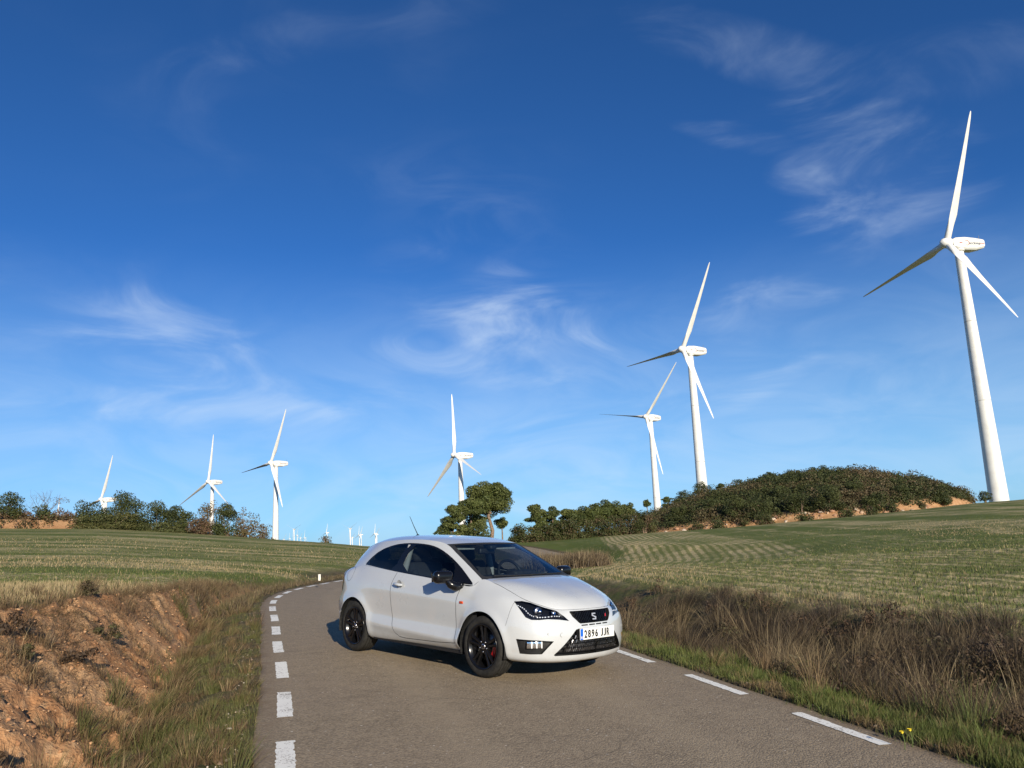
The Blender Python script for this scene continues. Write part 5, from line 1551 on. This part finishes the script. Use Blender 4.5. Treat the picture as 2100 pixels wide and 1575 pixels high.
# ---------------------------------------------------------------- trees and bushes, each a thing of its own
PINE = [(0.061, 0.078, 0.020), (0.083, 0.098, 0.025), (0.044, 0.060, 0.019), (0.105, 0.114, 0.030)]
DARK = [(0.043, 0.055, 0.016), (0.059, 0.071, 0.020), (0.032, 0.042, 0.015), (0.075, 0.082, 0.024)]
OAK = [(.14, .095, .045), (.10, .085, .035), (.18, .12, .05), (.075, .07, .028)]
RUST = [(.13, .075, .045), (.10, .06, .04), (.16, .10, .055)]
def leaf_cloud(lobes, n, size, pal, rng, flat=.0, fill=.25, long=1.0):
    L_ = np.array(lobes, float); area = (L_[:, 3] * L_[:, 4] + L_[:, 3] * L_[:, 5] + L_[:, 4] * L_[:, 5]) ** .9
    k = rng.choice(len(L_), n, p=area / area.sum())
    d = rng.normal(size=(n, 3)); d[:, 2] += .25; d /= np.linalg.norm(d, axis=1)[:, None]
    rad = np.where(rng.random(n) < fill, rng.uniform(.3, .9, n), rng.normal(.98, .09, n))
    p = L_[k, :3] + d * rad[:, None] * L_[k, 3:6]
    # leaf quad
    nrm = d + rng.normal(0, .7, (n, 3)); nrm /= np.linalg.norm(nrm, axis=1)[:, None]
    a = np.cross(nrm, rng.normal(size=(n, 3))); a /= np.linalg.norm(a, axis=1)[:, None]; b = np.cross(nrm, a)
    s = size * rng.uniform(.6, 1.4, n)[:, None]
    V = np.stack([p - a * s * .5 * long, p + b * s * .32, p + a * s * .5 * long, p - b * s * .32], 1).reshape(-1, 3)
    o = (np.arange(n) * 4)[:, None]
    F = np.concatenate([o + np.array([[0, 1, 2]]), o + np.array([[0, 2, 3]])])
    tint = pick(pal, len(L_), rng, .12)[k] * .5 + pick(pal, n, rng, .2) * .5
    return V, F, np.repeat(tint, 4, 0)
def limbs(mb, p, d, length, r, depth, rng, spread=.6, ends=None, gnarl=.18):
    pts = [p]; q = p.copy(); dd = d.copy(); n = 4
    for i in range(n):
        dd = (dd + Vector(rng.normal(0, gnarl, 3))).normalized(); q = q + dd * (length / n); pts.append(q.copy())
    rr = [r * (1 - .5 * i / n) for i in range(n + 1)]
    mb.tube(pts, rr, 6 if r > .03 else 4, cap=False)
    if depth == 0:
        if ends is not None: ends.append(q.copy())
        return
    for k in range(2 if depth < 3 else 3):
        nd = (dd + Vector(rng.normal(0, spread, 3)) + Vector((0, 0, .15))).normalized()
        limbs(mb, q if k else pts[-2], nd, length * rng.uniform(.6, .82), r * .55, depth - 1, rng, spread, ends, gnarl)
def tree(name, kind, px, ytop, ybase, wpx, dist, label, cat, group=None, seed=0, pal=None, dens=1.0, lean=0.0, deep=.5, onhill=False):
    rng = np.random.default_rng(seed + int(px) * 7)
    sc = dist / FPX * 1.02; H = (ybase - ytop) * sc; W = wpx * sc
    root = empty(name); tag(root, label, cat, group)
    g = Pile(); mb = MB(); lob = []
    if kind == 'umbrella':
        pal = pal or PINE; c0 = H * (.97 - deep / 2); hv = H * deep / 2
        for i in range(34):
            d = rng.normal(size=3); d /= np.linalg.norm(d); q = rng.uniform(.25, .80)
            d[2] = d[2] if d[2] > 0 else d[2] * .75
            lob.append((d[0] * q * W / 2, d[1] * q * W / 2, c0 + d[2] * q * hv, W * .135 * rng.uniform(.8, 1.35), W * .135 * rng.uniform(.8, 1.35), hv * .26 * rng.uniform(.8, 1.3)))
        tr = [Vector((0, 0, -.4)), Vector((.05 * H * lean, 0, H * .2)), Vector((-.02 * H * lean, .02 * H, H * .42)), Vector((.03 * H * lean, 0, H * .58))]
        mb.tube(tr, [.055 * H * .62, .045 * H * .6, .038 * H * .6, .03 * H * .55], 8)
        for i in range(7):
            l = lob[i * 3 % len(lob)]
            mb.tube([tr[-1] - Vector((0, 0, H * .06 * (i % 3))), (tr[-1] + Vector(l[:3])) * .5 - Vector((0, 0, .03 * H)), Vector(l[:3])], [.016 * H, .011 * H, .005 * H], 5)
        n, size = int(620 * W * H * .6 * dens), .17
    elif kind == 'pine':
        pal = pal or PINE
        for i in range(20):
            t = rng.uniform(.14, 1); a = rng.uniform(0, 6.28); q = rng.uniform(.1, .75) * (1.05 - t) ** .45 * (.35 + .65 * min(1, (t - .1) * 2.2))
            lob.append((math.cos(a) * q * W * .75, math.sin(a) * q * W * .75, t * H * .93, W * .17 * rng.uniform(.7, 1.3), W * .17 * rng.uniform(.7, 1.3), H * .075 * rng.uniform(.7, 1.4)))
        lob.append((0, 0, H * .92, W * .13, W * .13, H * .08))
        mb.tube([(0, 0, -.4), (.03 * H * lean, .02 * H, H * .4), (0, 0, H * .9)], [.028 * H, .02 * H, .006 * H], 7)
        for l in lob[::3]: mb.tube([(0, 0, l[2] - .1 * H), (l[0] * .6, l[1] * .6, l[2] - .02 * H), l[:3]], [.008 * H, .006 * H, .003 * H], 4)
        n, size = int(600 * W * H * .6 * dens), .17
    elif kind in ('bush', 'oak'):
        pal = pal or (DARK if kind == 'bush' else OAK)
        k = max(6, int(10 + W * 2))
        for i in range(k):
            a = rng.uniform(0, 6.28); q = math.sqrt(rng.random()) * .80; t = rng.uniform(.15, 1.0)
            zz = H * (1 - .42 * q * q) * t * .86
            lob.append((math.cos(a) * q * W / 2, math.sin(a) * q * W * .4, zz, W * .155 * rng.uniform(.7, 1.35) + .12, W * .155 * rng.uniform(.7, 1.35) + .12, H * .14 * rng.uniform(.7, 1.4) + .08))
        for i in range(k // 2 + 2):        # foliage down to the ground
            a = rng.uniform(0, 6.28); q = rng.uniform(.35, .92)
            lob.append((math.cos(a) * q * W / 2, math.sin(a) * q * W * .4, H * rng.uniform(.04, .28), W * .13 * rng.uniform(.8, 1.3) + .12, W * .13 + .12, H * .13 + .08))
        for l in lob[:8]: mb.tube([(l[0] * .2, l[1] * .2, -.3), (l[0] * .5, l[1] * .5, l[2] * .5), l[:3]], [.05 + .01 * H, .035, .015], 5)
        n, size = int((600 if kind == 'bush' else 260) * W * H * .6 * dens), .17
        if kind == 'oak':
            for l in lob[::2]: limbs(mb, Vector(l[:3]) * .6, Vector((l[0] * .1, l[1] * .1, 1)).normalized(), H * .25, .03, 2, rng, .7)
    elif kind == 'bare':
        ends = []
        for i in range(4): limbs(mb, Vector((rng.normal(0, .25), 0, -.2)), Vector((rng.normal(0, .35), rng.normal(0, .3), 1)).normalized(), H * .36, .055, 4, rng, .42, ends, .12)
        lob = [(e.x, e.y, e.z, .25, .25, .25) for e in ends if e.z < H * .6][:24] or [(0, 0, .6, .4, .4, .3)]
        n, size, pal = 260, .12, OAK
    n = max(60, n)
    g.add(*leaf_cloud(lob, n, size, pal, rng, long=1.5 if kind in ('umbrella', 'pine') else 1.1))
    add('crown' if kind != 'bare' else 'withered_leaves', g.mesh('crown'), root)
    mb.build('trunk', MATS['twig_grey' if kind == 'bare' else 'bark'], root, fix=False)
    if onhill:                      # where the sight line meets the hillside
        for dd in np.arange(118, 178, .5):
            p = pix_point(px, ybase, dd)
            if p.z < ground(np.array([p.x]), np.array([p.y]), False)[0]: break
    else: p = pix_point(px, ybase, dist)
    upright(root, p)
    return root

def build_trees():
    T = tree
    T('pine_tree', 'umbrella', 1006, 986, 1116, 112, 92, 'tall umbrella pine with a broad rounded crown behind the car roof', 'pine tree', lean=.8, seed=3, deep=.64, dens=1.3)
    T('pine_tree', 'pine', 968, 1026, 1117, 92, 90, 'dense lower pine in front of the umbrella pine, crown reaching its trunk', 'pine tree', seed=1, dens=1.15)
    T('pine_tree', 'pine', 930, 1040, 1118, 76, 89, 'bushy pine at the left end of the clump behind the car roof', 'pine tree', seed=2, dens=1.2)
    T('pine_tree', 'umbrella', 1031, 1061, 1114, 33, 96, 'small pine with a bare stem right of the umbrella pine', 'pine tree', seed=4)
    T('bush', 'bush', 985, 1075, 1118, 46, 88, 'green bush between the pine stems above the car roof', 'bush', seed=4, pal=PINE)
    T('bush', 'bush', 1062, 1076, 1112, 30, 104, 'low dark bush at the left end of the pine row right of the car roof', 'bush', seed=5)
    T('pine_tree', 'pine', 1104, 1038, 1111, 56, 106, 'leftmost tall dark pine of the row right of the car roof', 'pine tree', seed=6, dens=1.2)
    T('pine_tree', 'pine', 1136, 1042, 1109, 60, 107, 'second tall pine of the row, beside the leftmost one', 'pine tree', seed=7, dens=1.2)
    T('pine_tree', 'pine', 1170, 1048, 1106, 62, 109, 'rounder mid-height pine in the middle of the row', 'pine tree', seed=8, dens=1.1)
    T('pine_tree', 'umbrella', 1203, 1036, 1101, 62, 112, 'flat-crowned pine where the row starts to climb the hill', 'pine tree', seed=9, deep=.86, dens=1.35)
    T('pine_tree', 'umbrella', 1236, 1027, 1094, 64, 114, 'flat-crowned pine with two neighbours, tallest on the slope', 'pine tree', seed=10, deep=.86, dens=1.35)
    T('pine_tree', 'umbrella', 1261, 1029, 1090, 54, 116, 'flat-crowned pine second from the right end of the row', 'pine tree', seed=11, deep=.86, dens=1.35)
    T('pine_tree', 'umbrella', 1290, 1030, 1083, 40, 118, 'slender flat-crowned pine at the right end of the row', 'pine tree', seed=12, deep=.86, dens=1.35)
    T('pine_tree', 'umbrella', 1329, 1024, 1062, 17, 128, 'tiny lone umbrella pine on the left shoulder of the scrub hill', 'pine tree', seed=13)
    for i, (px, yt, yb, w) in enumerate(((1083, 1068, 1118, 62), (1122, 1070, 1117, 66), (1158, 1058, 1114, 64), (1192, 1062, 1111, 66), (1226, 1056, 1107, 62), (1256, 1054, 1103, 62), (1288, 1048, 1099, 62), (1322, 1046, 1092, 54))):
        T('bush', 'bush', px, yt, yb, w, 103.5 + i * 1.3, ORD[i] + ' from the left of the undergrowth bushes below the pine row', 'bush', 'undergrowth below the pine row', seed=20 + i, pal=DARK + RUST[:1])
    # left skyline
    T('bush', 'bush', 8, 1015, 1066, 62, 116, 'dark bush cut by the left edge of the picture', 'bush', seed=31)
    T('bare_tree', 'bare', 87, 1008, 1064, 50, 117, 'leafless grey tree on the far left skyline', 'bare tree', seed=32)
    T('bush', 'bush', 84, 1040, 1070, 30, 115, 'dark shrub at the foot of the leafless tree', 'bush', seed=33)
    for i, (px, yt, yb, w) in enumerate(((42, 1046, 1072, 40), (118, 1044, 1072, 36), (140, 1050, 1076, 34))):
        T('shrub', 'oak', px, yt, yb, w, 116, ORD[i] + ' from the left of the brown twiggy shrubs on the far left bank', 'shrub', 'brown shrubs on the far left bank', seed=36 + i, pal=RUST + OAK[:1])
    T('bush', 'bush', 192, 1031, 1087, 76, 114, 'left half of the tall dark bushes, beside the half-hidden turbine', 'bush', seed=41)
    T('bush', 'bush', 258, 1014, 1088, 66, 113, 'tall dark bush right of the half-hidden turbine, highest of the row', 'bush', seed=42)
    T('bush', 'bush', 230, 1056, 1088, 120, 111.5, 'low green bush in front of the tall dark ones', 'bush', seed=43, pal=[(.085, .085, .026), (.065, .075, .022), (.10, .095, .03)])
    T('bush', 'bush', 322, 1033, 1092, 70, 111, 'grey-green bush third from the left in the long row', 'bush', seed=44)
    T('bush', 'bush', 372, 1036, 1096, 52, 109, 'green bush left of the brown oak in the long row', 'bush', seed=45)
    T('bush', 'bush', 345, 1068, 1096, 80, 108, 'low light green bush at the foot of the long row', 'bush', seed=46, pal=[(.09, .088, .03), (.07, .08, .025)])
    T('oak_tree', 'oak', 424, 1032, 1099, 54, 107, 'brown-leaved oak in front of the turbine tower', 'oak tree', seed=47)
    T('bush', 'bush', 405, 1062, 1100, 46, 106, 'rusty brown bush beneath the oak in front of the turbine tower', 'bush', seed=48, pal=RUST + DARK[:1])
    T('bush', 'bush', 467, 1039, 1103, 50, 105, 'dark green bush right of the brown oak', 'bush', seed=49)
    T('oak_tree', 'oak', 506, 1041, 1106, 46, 104, 'brown-leaved oak near the right end of the long row', 'oak tree', seed=50)
    T('shrub', 'oak', 536, 1070, 1110, 36, 102, 'thin brown shrub at the very right end of the long row', 'shrub', seed=51)
    T('shrub', 'oak', 668, 1098, 1116, 24, 95, 'small shrub alone on the crest of the left field among far turbines', 'shrub', seed=52, pal=DARK + OAK)
    T('bush', 'bush', 2021, 1009, 1027, 20, 134, 'small dark bush beside the foot of the nearest turbine', 'bush', seed=53)
    # the scrub hill
    for i, (px, yt, h, w) in enumerate(sorted(((1441, 989, 20, 30), (1480, 993, 16, 26), (1513, 984, 18, 28), (1548, 984, 14, 24), (1580, 970, 18, 26), (1606, 974, 14, 20), (1624, 963, 18, 22), (1640, 966, 15, 18), (1666, 961, 17, 24), (1692, 956, 22, 28), (1722, 966, 12, 22), (1757, 966, 13, 26), (1788, 969, 13, 26), (1812, 976, 11, 20), (1837, 973, 14, 22), (1875, 979, 16, 22), (1894, 981, 17, 22), (1932, 990, 19, 24), (1953, 997, 18, 22), (1972, 1008, 16, 20), (1405, 1005, 18, 30), (1370, 1020, 16, 28)))):
        T('bush', 'bush' if i % 3 else 'pine', px, yt, yt + h + 7, w * 1.15, 166, ORD[i] + ' from the left of the small dark bushes on the skyline of the hill', 'bush', 'bushes on the skyline of the scrub hill', seed=60 + i)
    for i, (px, yt, h, w, d) in enumerate(sorted(((1700, 1001, 42, 58, 141), (1643, 1014, 34, 46, 143), (1513, 1022, 32, 50, 145), (1563, 1026, 30, 46, 141), (1799, 1012, 30, 44, 139), (1388, 1034, 26, 44, 148), (1460, 1020, 24, 40, 150), (1930, 998, 30, 34, 145), (1600, 1000, 20, 34, 155), (1750, 990, 18, 34, 154), (1850, 1000, 18, 30, 150)))):
        T('bush', 'bush', px, yt, yt + h + 6, w, d, ORD[i] + ' from the left of the rounded bushes on the slope of the hill', 'bush', 'bushes on the slope of the scrub hill', seed=90 + i, onhill=True)
    for i, (px, yt, h, w) in enumerate(sorted(((1652, 1052, 18, 28), (1567, 1055, 18, 30), (1529, 1060, 16, 28), (1738, 1044, 17, 26), (1791, 1040, 16, 24), (1831, 1034, 14, 24), (1475, 1068, 14, 26), (1430, 1072, 14, 30), (1890, 1028, 12, 20)))):
        T('bush', 'bush', px, yt, yt + h + 3, w, 131.5, ORD[i] + ' from the left of the low bushes along the red earth scarp', 'bush', 'bushes along the red scarp', seed=110 + i, onhill=True, pal=DARK + RUST[:1])
    # scrub: the mass of small shrubs that covers the hill
    rng = np.random.default_rng(77); g = Pile()
    n = 8200; b = HILL_B + rng.uniform(-.24, .22, n); r = rng.uniform(128, 176, n); x, y = r * np.sin(b), r * np.cos(b)
    rho = hill_rho(x, y); ok = (rho < .985) & (fbm(x, y, .13, 3) > .37)
    x, y = x[ok], y[ok]; z = ground(x, y, False); lob = []
    for i in range(len(x)):
        s = .3 + rng.gamma(2.0, .22); s = min(s, 1.7); lob.append((x[i], y[i], z[i] + s * .35, s, s, s * rng.uniform(.55, .95)))
    zone = fbm(x, y, .16, 3) + rng.normal(0, .06, len(x))
    for pal, sel in ((DARK, zone < .47), (DARK + PINE[1:2] + OAK[1:2], (zone >= .47) & (zone < .545)), ([(.115, .095, .045), (.095, .085, .036), (.14, .095, .05)], zone >= .545)):
        L_ = [lob[i] for i in np.where(sel)[0]]; pal = [tuple(v * .86 for v in c) for c in pal]; g.add(*leaf_cloud(L_, len(L_) * 40, .27, pal, rng, fill=.1))
    # undergrowth along the foot of the pine row
    lob = []
    for i in range(330):
        px = rng.uniform(1046, 1345); py = np.interp(px, [1046, 1130, 1200, 1300, 1345], [1113, 1109, 1103.5, 1095, 1091]); p = pix_point(px, py, rng.uniform(107, 112) + (px - 1046) * .05); s = rng.uniform(.35, .8)
        lob.append((p.x, p.y, p.z + s * .25, s, s, s * .8))
    g.add(*leaf_cloud(lob, 330 * 50, .22, DARK + OAK[1:2], rng, fill=.2))
    # and the thinner scrub behind the left field
    lob = []
    for i in range(420):
        p = pix_point(rng.uniform(-60, 560), 1075, rng.uniform(112, 122)); zz = float(ground(np.array([p.x]), np.array([p.y]), False)[0]); s = rng.uniform(.3, .8)
        lob.append((p.x, p.y, zz + s * .4, s, s, s * .8))
    g.add(*leaf_cloud(lob, 420 * 45, .22, RUST + OAK + DARK, rng, fill=.1))
    stuff(road_frame(add('hill_scrub', g.mesh('hill_scrub'))), 'low scrub covering the hill and the far bank', 'scrub')
build_trees()

def build_weeds():
    """dead weeds and thistles: tangled dark growth among the grass of the ditch and on the bank"""
    rng = np.random.default_rng(21)
    for side, k, d0, d1, lab in ((1, 95, 1.1, 3.3, 'dark tangled dead weeds among the tall grass of the right ditch'), (-1, 26, 1.25, 2.6, 'dark tangled dead weeds on the red earth bank at left')):
        g = Pile(); x, y = strip_pos(k, 3.0, 15, d0, d1, side, rng, .8); z = ground(x, y)
        for i in range(k):
            h = rng.uniform(.18, .42) if side > 0 else rng.uniform(.08, .20); w = h * rng.uniform(.7, 1.3)
            lob = [(x[i] + rng.normal(0, w * .5), y[i] + rng.normal(0, w * .5), z[i] + h * rng.uniform(.15, .95), w * .38, w * .38, h * .30) for _ in range(5)]
            pal = [[(.07, .045, .028), (.10, .062, .036), (.05, .034, .022)], [(.12, .08, .045), (.09, .06, .035)], [(.08, .075, .03), (.07, .05, .03)]][rng.integers(0, 3)]
            g.add(*leaf_cloud(lob, 330, .026, pal, rng, fill=.6, long=1.7))
            n = 26; a = rng.uniform(0, 6.28, n); r = w * .5 * rng.random(n); hh = h * rng.uniform(.6, 1.5, n)
            g.add(*blades(np.stack([x[i] + r * np.cos(a), y[i] + r * np.sin(a), np.full(n, z[i])], -1), hh, np.full(n, .005), np.stack([np.cos(a), np.sin(a)], -1) * (hh * rng.uniform(.1, .8, n))[:, None], rng.uniform(0, 3.1, n), pick(pal, n, rng), pick(pal + DRY[:1], n, rng), 3))
        stuff(road_frame(add('dead_weeds', g.mesh('dead_weeds'))), lab, 'weeds')
build_weeds()

# ---------------------------------------------------------------- small things by the road
def build_small():
    p = pix_point(655, 1186, 24.0)
    simple('post_white', (.72, .70, .62), .7, grain=.15, gscale=12)
    o = empty('marker_post'); tag(o, 'short white marker stone beside the far bend', 'marker post')
    rbox('post_body', (0, 0, .02), (.09, .07, .22), MATS['post_white'], o, .012)
    rbox('post_cap', (0, 0, .142), (.104, .074, .022), MATS['post_white'], o, .009)
    upright(o, p, .4, .75)
    for i, (px, py) in enumerate(((1852, 1502), (1868, 1497))):
        q = pix_point(px, py, 1); d = q - Vector((0, 0, CAMZ)); t = (.10 - CAMZ) / d.z; q = Vector((0, 0, CAMZ)) + d * t
        z = float(ground(np.array([q.x]), np.array([q.y]))[0])
        f = empty('yellow_flower'); tag(f, 'left one of two yellow dandelions in the right verge' if i == 0 else 'right one of two yellow dandelions in the right verge', 'flower', 'dandelions in the verge')
        hh = max(.05, .10 - z)
        MB().tube([(0, 0, 0), (.01, 0, hh * .6), (0, 0, hh)], .003, 5).build('stem', MATS['leaf_stem'] if 'leaf_stem' in MATS else simple('leaf_stem', (.09, .13, .03), .6), f)
        m = MB()
        for k in range(16):
            a = k * 2 * math.pi / 16; c, s = math.cos(a), math.sin(a); w = .005
            m.add([(-s * w, c * w, hh), (s * w, -c * w, hh), (.017 * c + s * w, .017 * s - c * w, hh + .008), (.017 * c - s * w, .017 * s + c * w, hh + .008)], [(0, 1, 2, 3)])
        m.build('petals', MATS['yellow_petal'], f)
        MB().lathe([(0, hh + .008), (.008, hh + .006), (.011, hh), (.004, hh - .008)], 10, axis='z').build('flower_head', MATS['yellow_petal'], f)
        upright(f, (q.x, q.y, z))
build_small()
